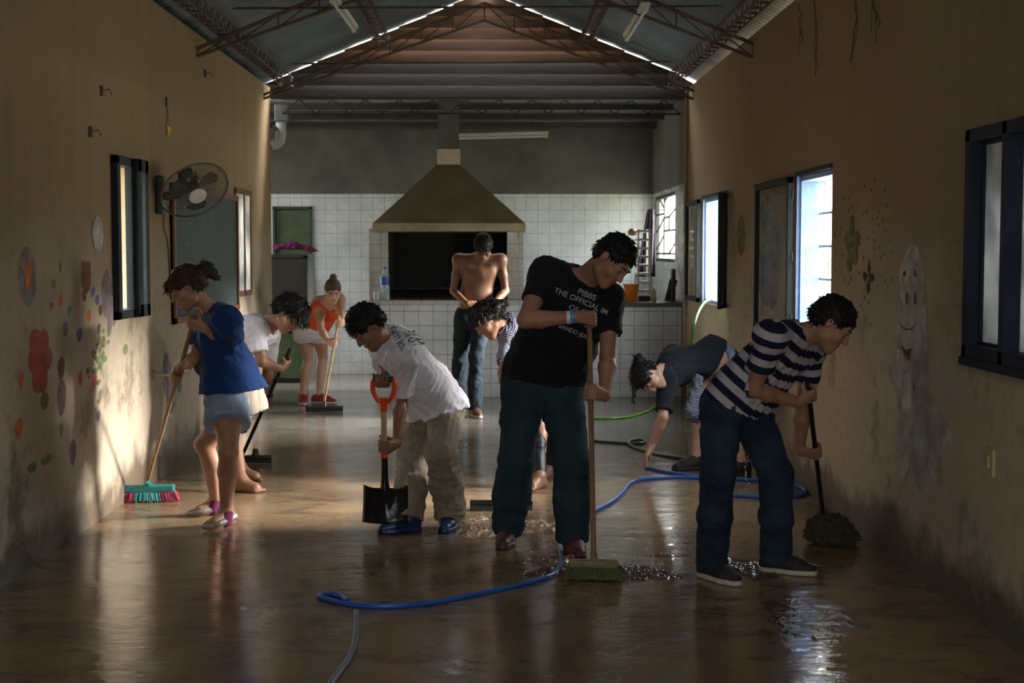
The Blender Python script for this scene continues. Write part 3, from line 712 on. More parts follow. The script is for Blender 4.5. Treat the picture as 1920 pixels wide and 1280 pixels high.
LM(161, 520, 9, 30, 'maroon', 'painted_tulip'); LM(158, 553, 4, 12, 'maroon', 'painted_tulip'); LM(155, 498, 3, 10, 'maroon', 'painted_tulip'); LM(167, 498, 3, 10, 'maroon', 'painted_tulip')
for (x, y, w_, h_, cc) in ((113, 564, 4, 12, 'red'), (96, 573, 4, 8, 'red'), (113, 500, 3, 11, 'green'), (100, 532, 4, 9, 'green'), (130, 583, 4, 10, 'teal'), (166, 592, 4, 11, 'orange'), (174, 547, 4, 10, 'blue'), (182, 562, 4, 10, 'blue'),
      (188, 581, 4, 10, 'maroon'), (185, 617, 3, 11, 'maroon'), (193, 640, 4, 10, 'maroon'), (149, 627, 5, 13, 'blue'), (122, 616, 5, 14, 'violet'), (39, 714, 5, 17, 'orange'), (150, 710, 4, 14, 'red'), (177, 712, 4, 14, 'pink'), (114, 690, 7, 22, 'maroon'),
      (83, 752, 8, 16, 'green'), (60, 876, 9, 10, 'green'), (86, 862, 10, 9, 'green'), (115, 745, 8, 34, 'purple'), (34, 804, 8, 20, 'orange'), (184, 780, 4, 10, 'lilac'), (136, 848, 6, 24, 'purple'), (198, 550, 8, 44, 'violet'), (206, 590, 6, 30, 'violet'),
      (213, 560, 6, 50, 'violet'), (190, 640, 4, 8, 'green'), (188, 740, 3, 10, 'green'), (235, 655, 4, 10, 'green'), (114, 806, 3, 14, 'green')):
    LM(x, y, w_, h_, cc, 'painted_leaf' if cc == 'green' else 'painted_drop', wob=.12)
for (x, y, w_, h_, cc) in ((311, 685, 5, 24, 'blue'), (316, 700, 5, 26, 'lilac'), (314, 682, 4, 10, 'skinp'), (318, 740, 6, 20, 'lilac'), (336, 725, 4, 12, 'teal'), (320, 760, 7, 14, 'green')): LM(x, y, w_, h_, cc, 'painted_doll')
rg = random.Random(4)
for q in range(34): LM(rg.gauss(184, 10), rg.gauss(662, 26), rg.uniform(1.5, 3.2), rg.uniform(3, 7.5), 'green', 'painted_leaf', wob=.15)
LM(182, 440, 10, 36, 'white', 'painted_cloud', None, wob=.1)
def RMp(pts, col, name, label=None, dx=0): return decal(wr, XR - dx, [wallpt(x, y, XR) for x, y in pts], pm[col], name, label)
RMp([(1712, 460), (1700, 470), (1690, 500), (1684, 560), (1682, 640), (1684, 700), (1683, 760), (1685, 830), (1690, 890), (1696, 905), (1704, 880), (1710, 860), (1718, 905), (1728, 925), (1735, 900), (1741, 882), (1752, 900), (1762, 905), (1767, 880), (1766, 840),
     (1782, 842), (1790, 830), (1784, 806), (1768, 780), (1752, 755), (1744, 730), (1741, 660), (1738, 580), (1734, 520), (1728, 478), (1720, 462)], 'white', 'painted_ghost', 'pale grey ghost figure painted on the plaster')
RMp([(1683, 700), (1676, 672), (1668, 676), (1668, 700), (1684, 745)], 'white', 'painted_ghost_arm')
for pts in ([(1695, 517), (1697, 508), (1701, 507), (1700, 517)], [(1716, 517), (1716, 507), (1720, 508), (1722, 519)], [(1701, 570), (1701, 550), (1703, 547), (1705, 551), (1704, 571)], [(1717, 570), (1717, 550), (1719, 547), (1721, 551), (1721, 570)],
            [(1691, 646), (1701, 656), (1713, 652), (1707, 674), (1701, 674)]): RMp(pts, 'black', 'painted_ghost_feature', None, .0025)
RMp([(1700, 668), (1707, 668), (1706, 676), (1702, 676)], 'red', 'painted_ghost_feature', None, .005)
RMp([(1689, 602), (1694, 612), (1702, 616), (1712, 615), (1720, 606), (1720, 609), (1712, 618), (1702, 619), (1693, 614)], 'black', 'painted_ghost_feature', None, .0025)
def RE(px, py, w, h, col, name, dx=0, n=10):
    c = wallpt(px, py, XR); a = wallpt(px + w, py, XR); return decal(wr, XR - dx, blob(c, abs(a[0] - c[0]), h * c[0] / F, n=n), pm[col], name)
for (x, y, w_, h_) in ((1598, 425, 5, 22), (1590, 450, 6, 16), (1607, 448, 5, 16), (1592, 458, 6, 12), (1604, 458, 6, 12), (1594, 490, 5, 22), (1604, 480, 5, 16)): RE(x, y, w_, h_, 'olive', 'painted_flower')
RE(1598, 452, 4, 12, 'violet', 'painted_flower', .0025)
for pts in ([(1631, 482), (1634, 505), (1631, 516), (1628, 505)], [(1629, 514), (1621, 508), (1618, 518), (1624, 528)], [(1632, 514), (1638, 512), (1642, 524), (1634, 530)], [(1630, 520), (1633, 540), (1629, 553), (1626, 538)]): RMp(pts, 'black', 'painted_black_flower')
RE(1630, 517, 2, 6, 'red', 'painted_black_flower', .0025, 8)
random.seed(5)
for (x, y) in [(1642, 337), (1623, 350), (1635, 356), (1661, 356), (1600, 362), (1594, 370), (1583, 373), (1600, 388), (1593, 394), (1619, 400), (1626, 396), (1641, 391), (1648, 396), (1654, 383), (1663, 386), (1636, 410), (1645, 407), (1655, 412), (1640, 420), (1648, 422),
               (1569, 420), (1578, 427), (1614, 444), (1627, 448), (1638, 434), (1661, 433), (1666, 451), (1639, 450), (1639, 465), (1612, 456), (1566, 440), (1575, 441), (1569, 475), (1580, 478), (1566, 506), (1584, 524), (1592, 530), (1596, 522), (1612, 512), (1619, 483), (1652, 483), (1674, 472), (1673, 524), (1660, 526), (1655, 517), (1646, 536), (1622, 558), (1629, 566), (1615, 572), (1624, 598), (1633, 608), (1640, 480), (1649, 464), (1658, 476)]:
    RE(x, y, .8, random.uniform(3, 5.2), 'black', 'painted_speck', 0, 6)
RE(1440, 470, 26, 105, 'bluegrey', 'painted_bird', 0, 16); RE(1390, 438, 3, 18, 'red', 'painted_beak'); RE(1390, 440, 8, 40, 'olive', 'painted_beak'); RE(1449, 520, 14, 60, 'violet', 'painted_bird', .0025, 12)

# ================================================================== THINGS OF THE ROOM
# counter with tiled front and the charcoal grill
CY = 15.3
def X_(px, D): return at(px, 500, D)[0]
xa, xm, xb = X_(703, CY), X_(1165, CY), XR - .01
hw_ = 1.05; masonry = noisy('broken masonry', (.10, .085, .07), .9, .4, 12, .6)
t = thing('tiled_counter', 'white tiled base with a broken left corner carrying the charcoal grill', 'counter', ((xa + xm) / 2, CY, 0))
mb = MB(); ed = [(0, 0), (.015, .10), (-.02, .16), (.03, .24), (.005, .30), (.06, .33), (.07, .40), (.02, .44), (.03, .50), (-.07, .52), (-.075, .9), (-.075, hw_ - .05)]
mb.prism([(xa + e, CY, z) for e, z in ed] + [(xm, CY, hw_ - .05), (xm, CY, 0)], (0, .04, 0)); mb.build('tiled_front', M['tile_c'], t)
MB().box2((xa + .03, CY + .04, 0), (xm, CY + .9, hw_ - .05)).build('masonry_base', masonry, t)
MB().box2((xa - .07, CY - .015, hw_ - .05), (xm, CY + .95, hw_), .004).build('counter_top', M['tile_old'], t)
t = thing('kitchen_counter', 'tiled kitchen counter with a dark slab top in the right back corner', 'counter', ((xm + xb) / 2, CY, 0))
MB().box2((xm + .002, CY, 0), (xb, CY + .04, hw_ - .075)).build('tiled_front', M['tile_c'], t)
MB().box2((xm + .002, CY + .04, 0), (xb, CY + .9, hw_ - .075)).build('masonry_base', masonry, t)
MB().box2((xm + .002, CY - .02, hw_ - .075), (xb, CY + .95, hw_ - .03), .004).build('counter_top', M['grey_ct'], t)
# grill body
g0, g1, h0, h1 = X_(692, CY + .3), X_(982, CY + .3), X_(728, CY + .3), X_(951, CY + .3)
t = thing('charcoal_grill', 'masonry charcoal grill with a wide black opening under a tapered hood', 'grill', ((g0 + g1) / 2, CY + .3, hw_))
zt = at(800, 428, CY + .3)[2]
MB().box2((g0, CY + .3, hw_), (h0, CY + 1.0, zt)).build('side_pillar', M['tile_old'], t); MB().box2((h1, CY + .3, hw_), (g1, CY + 1.0, zt)).build('side_pillar', M['tile_old'], t)
mb = MB(); mb.box2((h0, CY + 1.0, hw_), (h1, CY + 1.05, zt)); mb.box2((h0, CY + .32, hw_), (h1, CY + 1.0, hw_ + .01)); mb.box2((h0 - .002, CY + .34, hw_), (h0 + .01, CY + 1, zt)); mb.box2((h1 - .01, CY + .34, hw_), (h1 + .002, CY + 1, zt)); mb.build('fire_chamber', M['soot'], t)
mb = MB()
for i in range(22): x = h0 + .05 + i * (h1 - h0 - .1) / 21; mb.bar((x, CY + .4, hw_ + .12), (x, CY + .95, hw_ + .12), .006, 5)
mb.bar((h0, CY + .42, hw_ + .115), (h1, CY + .42, hw_ + .115), .01); mb.build('grill_rack', M['iron'], t)
# hood: frustum with lip and chimney
hy0, hy1 = CY - .05, CY + 1.05
bx0, bx1 = X_(700, hy0), X_(984, hy0); zb = at(840, 418, hy0)[2]; zc = at(840, 308, hy0 + .4)[2]; cx0, cx1 = X_(820, hy0 + .4), X_(862, hy0 + .4)
mb = MB(); A = [(bx0, hy0, zb), (bx1, hy0, zb), (bx1, hy1, zb), (bx0, hy1, zb)]; B = [(cx0, hy0 + .42, zc), (cx1, hy0 + .42, zc), (cx1, hy0 + .70, zc), (cx0, hy0 + .70, zc)]
va = [mb.b.verts.new(p) for p in A]; vb = [mb.b.verts.new(p) for p in B]
for k in range(4): mb.b.faces.new((va[k], va[(k + 1) % 4], vb[(k + 1) % 4], vb[k]))
mb.b.faces.new(va); mb.b.faces.new(vb); mb.build('hood', M['hood'], t)
MB().box2((bx0 - .01, hy0 - .015, zb - .09), (bx1 + .01, hy1, zb), .006).build('hood_lip', M['hoodlip'], t)
MB().box2((cx0, hy0 + .42, zc), (cx1, hy0 + .70, zc + .17), .004).build('chimney', noisy('bare chimney', (.50, .42, .30), .7, .2, 5, .2), t)
MB().box2((cx0 + .01, hy0 + .44, zc + .17), (cx1 - .01, hy0 + .68, 3.28)).build('flue', M['grey_wall'], t)
# water bottle and cup
def bottle(px, py, D, lab):
    p = at(px, py, D); z = hw_; t = thing('water_bottle', lab, 'bottle', (p[0], p[1], z))
    MB().lathe([(.001, z), (.045, z), (.050, z + .01), (.050, z + .20), (.046, z + .22), (.05, z + .235), (.048, z + .27), (.025, z + .31), (.014, z + .325), (.014, z + .335)], (p[0], p[1], 0)).build('bottle_body', M['bottle'], t, True)
    MB().lathe([(.015, z + .332), (.016, z + .335), (.016, z + .355), (.013, z + .358)], (p[0], p[1], 0)).build('cap', M['label'], t, True)
    MB().lathe([(.0515, z + .16), (.0515, z + .25)], (p[0], p[1], 0)).build('bottle_label', M['label'], t, True)
bottle(722, 558, CY + .15, 'clear water bottle with a blue label on the grill ledge')
p = at(706, 558, CY + .15); o = MB().lathe([(.03, hw_), (.038, hw_ + .085), (.036, hw_ + .085), (.028, hw_ + .006)], (p[0], p[1], 0), n=20).build('plastic_cup', M['white'], None, True); settle(o); tag(o, 'small white plastic cup beside the water bottle', 'cup')
# things on the right counter
zc_ = hw_ - .029
def onc(px, D): return at(px, 565, D)
p = onc(1183, CY + .25); o = MB().lathe([(.055, 0), (.060, .005), (.085, .18), (.092, .185), (.092, .195), (.08, .19), (.058, .01)], (p[0], p[1], zc_), n=24)
t = thing('bucket', 'small orange plastic bucket on the dark counter', 'bucket', (p[0], p[1], zc_)); o.build('bucket_body', M['bucket'], t, True)
MB().tube(smooth_path([(p[0] + .09, p[1], zc_ + .185), (p[0] + .13, p[1] - .03, zc_ + .165), (p[0] + .10, p[1] - .08, zc_ + .15)]), .004).build('handle', M['white'], t, True)
p = onc(1226, CY + .2); o = MB().lathe([(.028, 0), (.028, .07), (.012, .13), (.010, .15)], (p[0], p[1], zc_), n=16).build('white_jar', M['cream_p'], None, True); settle(o); tag(o, 'pale squeeze jar between the bucket and the leaning board', 'jar')
p = onc(1208, CY + .5); o = MB().box((p[0], p[1], zc_ + .03), (.13, .09, .06), None, .01).build('plastic_tray', M['dwood'], None); settle(o); tag(o, 'dark low tray beside the orange bucket', 'tray')
p = onc(1258, CY + .3); o = MB().box((p[0], p[1], zc_ + .125), (.085, .03, .25), Matrix.Rotation(R(14), 3, 'Y'), .004).build('cutting_board', M['dwood'], None); settle(o); tag(o, 'dark wooden board leaning on the counter near the corner', 'board')
p = onc(1280, CY + .05); o = MB().box2((XR - .09, CY + .2, zc_), (XR - .05, CY + .32, zc_ + .36), .004).build('wooden_plank', M['dwood'], None); settle(o); tag(o, 'narrow dark plank standing upright at the counter corner', 'plank')
# dish rack / shelf, white slatted
t = thing('dish_rack', 'white slatted dish rack standing on the counter behind the bucket', 'rack', (X_(1205, CY + .7), CY + .7, zc_))
xr0, xr1 = X_(1194, CY + .7), X_(1216, CY + .7); mb = MB()
for x in (xr0, xr1): mb.box2((x - .01, CY + .55, zc_), (x + .01, CY + .57, zc_ + .80)); mb.box2((x - .01, CY + .83, zc_), (x + .01, CY + .85, zc_ + .80))
mb.build('uprights', M['white'], t); mb = MB()
for k in range(8): mb.box2((xr0, CY + .55, zc_ + .10 + k * .095), (xr1, CY + .85, zc_ + .125 + k * .095))
mb.build('slats', M['white'], t)
p = at(1186, 437, CY + .7); o = MB().lathe([(.001, 0), (.05, .01), (.055, .05), (.03, .08), (.001, .085)], (xr0 - .05, CY + .7, p[2] - .03), n=16).build('hanging_pot', M['hoodlip'], None, True); settle(o); tag(o, 'small ochre pot hung beside the white rack', 'pot')
# hanging dark apron
t = None
p0 = at(1221, 392, 16.9); rows = []; mb = MB(); n = 12; nz = 14; vs = []
for j in range(nz + 1):
    v = j / nz; wd = .03 + .085 * v ** .7
    for i in range(n + 1):
        u = i / n * 2 - 1; rows.append(mb.b.verts.new((p0[0] + u * wd - .06 * v, p0[1] + .02 * math.sin(u * 9 + v), p0[2] - .80 * v)))
for j in range(nz):
    for i in range(n): a = j * (n + 1) + i; mb.b.faces.new((rows[a], rows[a + 1], rows[a + n + 2], rows[a + n + 1]))
o = mb.build('hanging_apron', M['c_dark'], None, True); sm = o.modifiers.new('thick', 'SOLIDIFY'); sm.thickness = .012; settle(o); tag(o, 'long dark cloth hanging beside the kitchen window', 'cloth')
mb = MB(); mb.bar((p0[0], p0[1], p0[2] - .01), (XR, p0[1], p0[2] - .01), .006); o = mb.build('wall_hook', M['iron']); settle(o); tag(o, 'thin iron hook holding up the dark cloth', 'hook')
# fluorescent fixtures
def fixture(a, b, lab, n='fluorescent_light'):
    a = V(a); b = V(b); d = nrm(b - a); c = (a + b) / 2; t = thing(n, lab, 'light fixture', c, 'unlit fluorescent fixtures')
    rot = Vector(d).to_track_quat('X', 'Z').to_matrix(); L = np.linalg.norm(b - a)
    MB().box(c, (L, .07, .035), rot, .005).build('housing', M['tubew'], t); MB().bar(a + V(0, 0, -.035) + d * .03, b + V(0, 0, -.035) - d * .03, .014, 12).build('lamp_tube', M['white'], t, True)
    for q in (a + d * .02, b - d * .02): MB().box(q + V(0, 0, -.03), (.02, .04, .05), rot).build('tube_holder', M['white'], t)
fixture(at(622, -8, 10.9), at(664, 50, 12.7), 'unlit fluorescent fixture under the left roof slope')
fixture(at(1211, 8, 10.9), at(1175, 66, 12.7), 'unlit fluorescent fixture under the right roof slope')
fixture((X_(842, 16.2), 16.2, 2.88), (X_(1028, 16.2), 16.2, 2.91), 'unlit fluorescent fixture hung over the grill hood')
for px, sd_ in ((870, 'left'), (1000, 'right')): o = MB().bar((X_(px, 16.2), 16.2, 2.92), (X_(px, 16.2), 16.2, 3.1), .004).build('hanging_rod', M['iron']); settle(o); tag(o, 'thin %s rod carrying the fixture over the hood' % sd_, 'rod')
# cabinet with pink cloth
cx0_, cx1_ = X_(500, 17.3), X_(583, 17.3); czt = at(550, 476, 17.0)[2]
t = thing('display_cabinet', 'old dark glass fronted cabinet beside the tiled wall', 'cabinet', ((cx0_ + cx1_) / 2, 17.3, 0))
MB().box2((cx0_, 17.02, 0), (cx1_, 17.6, czt), .006).build('cabinet_body', M['cab'], t)
mb = MB(); mb.box2((cx1_ - .045, 16.99, .05), (cx1_ - .005, 17.02, czt - .02)); mb.box2((cx0_, 16.99, czt - .05), (cx1_, 17.02, czt - .005)); mb.box2((cx0_, 16.99, .62), (cx1_, 17.02, .67)); mb.build('door_frame', M['iron'], t)
MB().box2((cx0_, 17.005, .68), (cx1_ - .05, 17.018, czt - .06)).build('glass_door', mat('dark cabinet glass', (.06, .055, .04), .12), t)
MB().box2((cx0_, 17.0, .06), (cx1_ - .05, 17.018, .60)).build('lower_door', M['green_door'], t)
MB().bar((cx1_ - .07, 16.985, .9), (cx1_ - .07, 16.985, 1.05), .008).build('handle', M['iron'], t)
pc = [at(520, 463, 17.2), at(550, 460, 17.2), at(580, 466, 17.2), at(597, 471, 17.2)]
sdf_ = [cone(pc[0], pc[1], .06, .065, .04), cone(pc[1], pc[2], .065, .045, .04), cone(pc[2], pc[3], .045, .02, .04)]
o = sdf('folded_cloth', [dict(c, sq=(V(0, 0, 1), .7)) for c in sdf_], .012, M['c_pink'], None, fold=[(3, .014, .10)]); settle(o); tag(o, 'crumpled pink cloth bundle on top of the dark cabinet', 'cloth')
# pvc drain elbow near the wall end
xe = XL + .06
t = thing('drain_pipe', 'grey plastic drain pipe elbow at the end of the left wall', 'pipe', (xe, 15.35, 2.6)); MB().box2((XL - .25, 15.0, 2.86), (XL + .02, 15.40, 2.90)).build('pipe_bracket', M['iron'], t); z_ = at(526, 255, 15.35)[2]
MB().tube(smooth_path([(xe + .0, 15.35, z_ + .16), (xe, 15.35, z_ + .02), (xe - .02, 15.35, z_ - .06), (xe - .10, 15.35, z_ - .10)]), .055, 14).build('elbow', M['pvc'], t, True)
MB().box2((xe - .06, 15.28, z_ + .15), (xe + .09, 15.42, z_ + .33), .01).build('junction_box', noisy('dull pvc', (.10, .10, .09), .6, .2, 8, .1), t)
# chalkboard
bd = [wallpt(317, 340, XL)[0], wallpt(440, 364, XL)[0]]; z0, z1 = 1.05, 2.07
t = thing('chalkboard', 'green chalkboard in a red brown frame on the left wall behind the fan', 'chalkboard', (XL + .02, sum(bd) / 2, z0))
MB().box2((XL + .001, bd[0], z0), (XL + .018, bd[1], z1)).build('writing_surface', M['board'], t)
mb = MB(); rect_frame(mb, XL + .018, bd[0], bd[1], z0, z1, .05, .034); mb.build('board_frame', M['boardframe'], t)
def strokes(pts, mb): mb.tube([(XL + .0195, *wallpt(x, y, XL)) for x, y in pts], .0035, 4)
mb = MB()
for s_ in ([(337, 415), (339, 440), (344, 458), (349, 452), (347, 430), (351, 415)], [(355, 418), (352, 440), (357, 456), (359, 440), (360, 425)], [(345, 412), (348, 424), (352, 418), (354, 410)], [(345, 455), (350, 459), (357, 455)],
           [(369, 402), (368, 416), (373, 424), (376, 400)], [(378, 402), (379, 424), (382, 405)], [(388, 398), (390, 428)], [(391, 401), (398, 397)], [(375, 405), (377, 430)], [(392, 410), (397, 408)]):
    mb = MB(); strokes(s_, mb); mb.build('chalk_stroke', M['chalk'], t)
# wall fan
fb = V(XL, *wallpt(293, 368, XL)); hubp = at(376, 372, 9.75); fn = nrm(V(.46, -.58, -.67)); fc = at(365, 357, 9.85); fc = V(fc)
t = thing('wall_fan', 'grey wall mounted fan tilted downward beside the chalkboard', 'fan', (XL, fb[1], fb[2]))
MB().box((XL + .03, fb[1], fb[2] + .01), (.055, .10, .27), None, .02).build('wall_bracket', M['fanbody'], t)
mt = fc - fn * .10
MB().tube([(XL + .05, fb[1], fb[2] + .0), (XL + .16, fb[1], fb[2] + .01), tuple((mt + V(XL + .16, fb[1], fb[2] + .01)) / 2 + V(0, 0, .0)), tuple(mt)], [.03, .025, .025, .03], 12).build('arm', M['fanbody'], t, True)
MB().lathe([(.02, -.19), (.055, -.17), (.07, -.12), (.07, -.05), (.05, -.03)], fc + fn * -.02, fn).build('motor_housing', M['fanbody'], t, True)
u_ = nrm(np.cross(fn, V(0, 0, 1))); v_ = np.cross(fn, u_); GR = .238
mb = MB()
for k in range(54):
    a = 2 * PI * k / 54; d = u_ * math.cos(a) + v_ * math.sin(a)
    mb.tube([tuple(fc + fn * .055 + d * .05), tuple(fc + fn * .05 + d * .13), tuple(fc + fn * .015 + d * (GR - .01)), tuple(fc - fn * .01 + d * GR)], .0016, 4)
    mb.tube([tuple(fc - fn * .01 + d * GR), tuple(fc - fn * .05 + d * .17), tuple(fc - fn * .07 + d * .06)], .0016, 4)
mb.build('wire_guard', M['fanmetal'], t)
mb = MB(); mb.tube([tuple(fc + (u_ * math.cos(a) + v_ * math.sin(a)) * GR) for a in np.linspace(0, 2 * PI, 49)], .008, 6); mb.build('guard_rim', M['fanmetal'], t, True)
MB().lathe([(.062, 0), (.062, .012), (.055, .018)], fc + fn * .052, fn).build('center_badge', M['white'], t, True)
for k in range(3):
    mb = MB(); a0 = 2 * PI * k / 3; pts = []
    for (r_, da) in ((.03, -.5), (.10, -.62), (.17, -.55), (.19, -.2), (.185, .2), (.14, .42), (.07, .40), (.03, .3)): a = a0 + da; pts.append(fc + (u_ * math.cos(a) + v_ * math.sin(a)) * r_ + fn * (.02 * da))
    mb.prism(pts, fn * .004); mb.build('blade', M['fanblade'], t)
MB().tube(smooth_path([(XL + .03, *wallpt(300, 395, XL)), (XL + .01, *wallpt(304, 425, XL)), (XL + .01, *wallpt(311, 450, XL)), (XL + .008, *wallpt(315, 500, XL)), (XL + .008, *wallpt(317, 560, XL))]), .004, 6).build('power_cord', M['iron'], t, True)
# small wall fittings
y, z = wallpt(1860, 866, XR); t = thing('wall_switch', 'yellowed switch plate low on the right wall near the ghost painting', 'switch', (XR, y, z - .06))
MB().box((XR - .008, y, z), (.016, .10, .115), None, .004).build('plate', M['cream_p'], t); MB().box((XR - .018, y, z), (.01, .03, .05), None, .003).build('rocker', M['cream_p'], t)
y, z = wallpt(286, 702, XL); t = thing('pipe_stub', 'short brass pipe stub sticking out of the left wall', 'pipe', (XL, y, z))
MB().tube([(XL, y, z), (XL + .10, y, z + .0), (XL + .12, y, z - .005)], .012, 10).build('pipe', M['hoodlip'], t, True); MB().lathe([(.032, 0), (.032, .012)], (XL, y, z), (1, 0, 0), 16).build('flange', M['hoodlip'], t, True)
MB().tube(smooth_path([(XL + .12, y, z), (XL + .18, y + .02, z + .0), (XL + .24, y, z + .01), (XL + .27, y, z + .05)]), .0035, 6).build('wire', M['hoodlip'], t, True)
y, z = wallpt(313, 240, XL); t = thing('paper_ornament', 'orange paper scrap hanging on strings from the left wall', 'ornament', (XL, y, z - .1))
MB().prism([(XL + .012, y - .06, z + .02), (XL + .02, y + .04, z), (XL + .015, y - .03, z - .06)], (.003, 0, 0)).build('paper', M['ornament'], t)
mb = MB(); mb.bar((XL + .01, y - .03, z + .16), (XL + .014, y - .05, z + .0), .002, 4); mb.bar((XL + .01, y - .03, z + .16), (XL + .014, y + .01, z + .0), .002, 4); mb.box((XL + .006, y - .03, z + .18), (.012, .03, .07)); mb.build('string', M['iron'], t)
for (px, py, lab) in ((188, 170, 'small rusty bracket high on the left wall above the dark window'), (383, 138, 'small rusty hook high on the left wall near the purlin'), (167, 247, 'small rusty nail plate on the left wall left of the dark window')):
    y, z = wallpt(px, py, XL); mb = MB(); mb.box((XL + .008, y, z), (.016, .03, .06)); mb.tube([(XL, y, z), (XL + .05, y + .02, z + .01), (XL + .06, y + .03, z - .02)], .004, 5); o = mb.build('wall_hook', M['rust']); settle(o); tag(o, lab, 'hook')
# dead vines hanging down the top of the right wall
random.seed(11)
for k, (px, py, n_, lab) in enumerate(((1530, -30, 190, 'dry vine trailing down the right wall beside the eave'), (1600, -30, 160, 'long dry vine in the middle of the right wall top'), (1640, -30, 90, 'short forked dry vine on the right wall top'), (1500, 10, 80, 'thin dry vine hanging from the right roof edge'))):
    pts = []; x = px; y_ = py
    for i in range(10): pts.append((XR - .012 - .008 * (i % 2), *wallpt(x, y_, XR))); x += random.uniform(-4, 4.5); y_ += n_ / 10
    mb = MB(); mb.tube(smooth_path(pts, 3), .0035, 4)
    for i in (2, 4, 6): b0 = V(pts[i]); mb.tube([tuple(b0), tuple(b0 + V(0, random.uniform(-.05, .05), -.06)), tuple(b0 + V(-.005, random.uniform(-.08, .08), -.16))], .002, 4)
    o = mb.build('dry_vine', M['rust']); settle(o); tag(o, lab, 'vine', 'dry vines on the right wall')

# ------------------------------------------------------------------ hoses on the floor
def hose(name, pts, r, m, lab, grp='garden hoses on the wet floor', z=None, cat='hose'):
    P_ = [gr(x, y, r) if len(q) == 0 else V(q) for x, y, *q in pts]; P_ = [V(p) for p in P_]
    o = MB().tube(smooth_path(P_, 8), r, 10).build(name, m, None, True); settle(o); return tag(o, lab, cat, grp)
hose('garden_hose', [(1210, 876), (1222, 878), (1250, 884), (1290, 890), (1340, 896), (1400, 899), (1460, 903), (1500, 912), (1508, 925), (1470, 932), (1420, 931), (1370, 927), (1345, 915), (1320, 899), (1290, 894), (1240, 895), (1200, 899), (1180, 907), (1168, 922), (1150, 938), (1120, 955), (1085, 972),
        (1060, 995), (1048, 1020), (1052, 1045), (1042, 1072), (1010, 1086), (950, 1101), (880, 1116), (800, 1130), (720, 1136), (655, 1132), (610, 1122), (598, 1117), (612, 1112), (640, 1118), (652, 1126)], .0115, M['hose_b'], 'long blue garden hose snaking across the muddy floor')
hose('garden_hose', [(668, 1146), (668, 1170), (666, 1200), (655, 1232), (628, 1270), (600, 1310)], .0125, M['hose_d'], 'mud coated grey hose in the left foreground')
hose('garden_hose', [(1112, 784), (1150, 784), (1185, 780), (1215, 770), (1235, 757), (1262, 742), (1290, 734)], .011, M['hose_g'], 'bright green hose lying near the tiled counter')
hose('garden_hose', [(1112, 826), (1150, 829), (1185, 831), (1205, 830), (1208, 825), (1190, 824), (1178, 830), (1195, 840), (1230, 850), (1270, 857), (1320, 862), (1370, 858), (1440, 850)], .011, M['hose_dg'], 'dark green hose looped on the floor behind the blue hose')
a = at(1345, 556, 13.0); b = at(1300, 622, 12.3)
o = MB().tube(smooth_path([(XR + .3, 13.1, 1.10), (XR + .05, 13.02, 1.14), tuple(at(1326, 563, 12.9)), tuple(at(1312, 580, 12.7)), tuple(at(1303, 605, 12.5)), tuple(at(1297, 640, 12.4)), tuple(at(1292, 690, 12.3)), (X_(1290, 12.2), 12.2, .05)]), .011, 10).build('garden_hose', M['hose_g'], None, True)
settle(o); tag(o, 'yellow green hose coming in over the far right window sill', 'hose')

# ------------------------------------------------------------------ splashes of mud and water
def splash(name, lab, cx, cy, rx, ry, amp, m, n=150, seed=1, freq=22, dist_noise=.9):
    rs = np.random.RandomState(seed); us = np.linspace(-1, 1, n); P_ = np.stack(np.meshgrid(us, us, indexing='ij'), -1)
    x = cx + P_[..., 0] * rx; y = cy + P_[..., 1] * ry
    rr = np.sqrt((P_ ** 2).sum(-1)); ang = np.arctan2(P_[..., 1], P_[..., 0]); edge = .72 + .13 * np.sin(3 * ang + seed) + .08 * np.sin(7 * ang + 2 * seed) + .04 * np.sin(13 * ang)
    msk = np.clip((edge - rr) / .22, 0, 1); msk = msk * msk * (3 - 2 * msk)
    h = 0
    for k in range(10):
        a = rs.rand() * 6.28; f = freq * 2 ** (rs.rand() * 2 - .6); a2 = rs.rand() * 6.28
        h = h + (1 - np.abs(np.sin(f * (x * math.cos(a) + y * math.sin(a)) + 1.8 * np.sin(f * .45 * (x * math.cos(a2) + y * math.sin(a2)) + k) + k))) ** 2 * (freq / f) ** .5
    h = h / 10; z = -.006 + msk * (.004 + amp * h * (.5 + rs.rand(n, n) * .06 * dist_noise))
    vs = np.stack([x, y, z], -1).reshape(-1, 3); ii = np.arange(n * n).reshape(n, n)
    fs = np.stack([ii[:-1, :-1], ii[1:, :-1], ii[1:, 1:], ii[:-1, 1:]], -1).reshape(-1, 4)
    fz = vs[fs][:, :, 2].max(1) > -.0005; me = bpy.data.meshes.new(name); me.from_pydata(vs.tolist(), [], fs[fz].tolist()); me.update()
    bm = bmesh.new(); bm.from_mesh(me); bmesh.ops.delete(bm, geom=[v for v in bm.verts if not v.link_faces], context='VERTS'); bm.to_mesh(me); bm.free()
    o = link(name, me, None, True, m); settle(o); return tag(o, lab, 'splash', kind='stuff')
g = gr(1090, 1072); splash('muddy_wave', 'churned dark mud around the green bristled broom', g[0] + .02, g[1], .38, .25, .15, M['mudd'], 190, 4, 26)
g = gr(1190, 1076); splash('muddy_wave', 'sparkling ripples of mud right of the green broom', g[0], g[1], .30, .24, .10, M['mudd'], 160, 9, 42)
g = gr(1040, 1052); splash('mud_heap', 'tan splash of thrown mud left of the green broom', g[0], g[1], .15, .14, .22, M['mud'], 110, 6, 18)
g = gr(945, 985); splash('muddy_foam', 'pale muddy foam pushed along by the black squeegee', g[0], g[1] - .05, .42, .42, .17, M['foam'], 220, 2, 44)
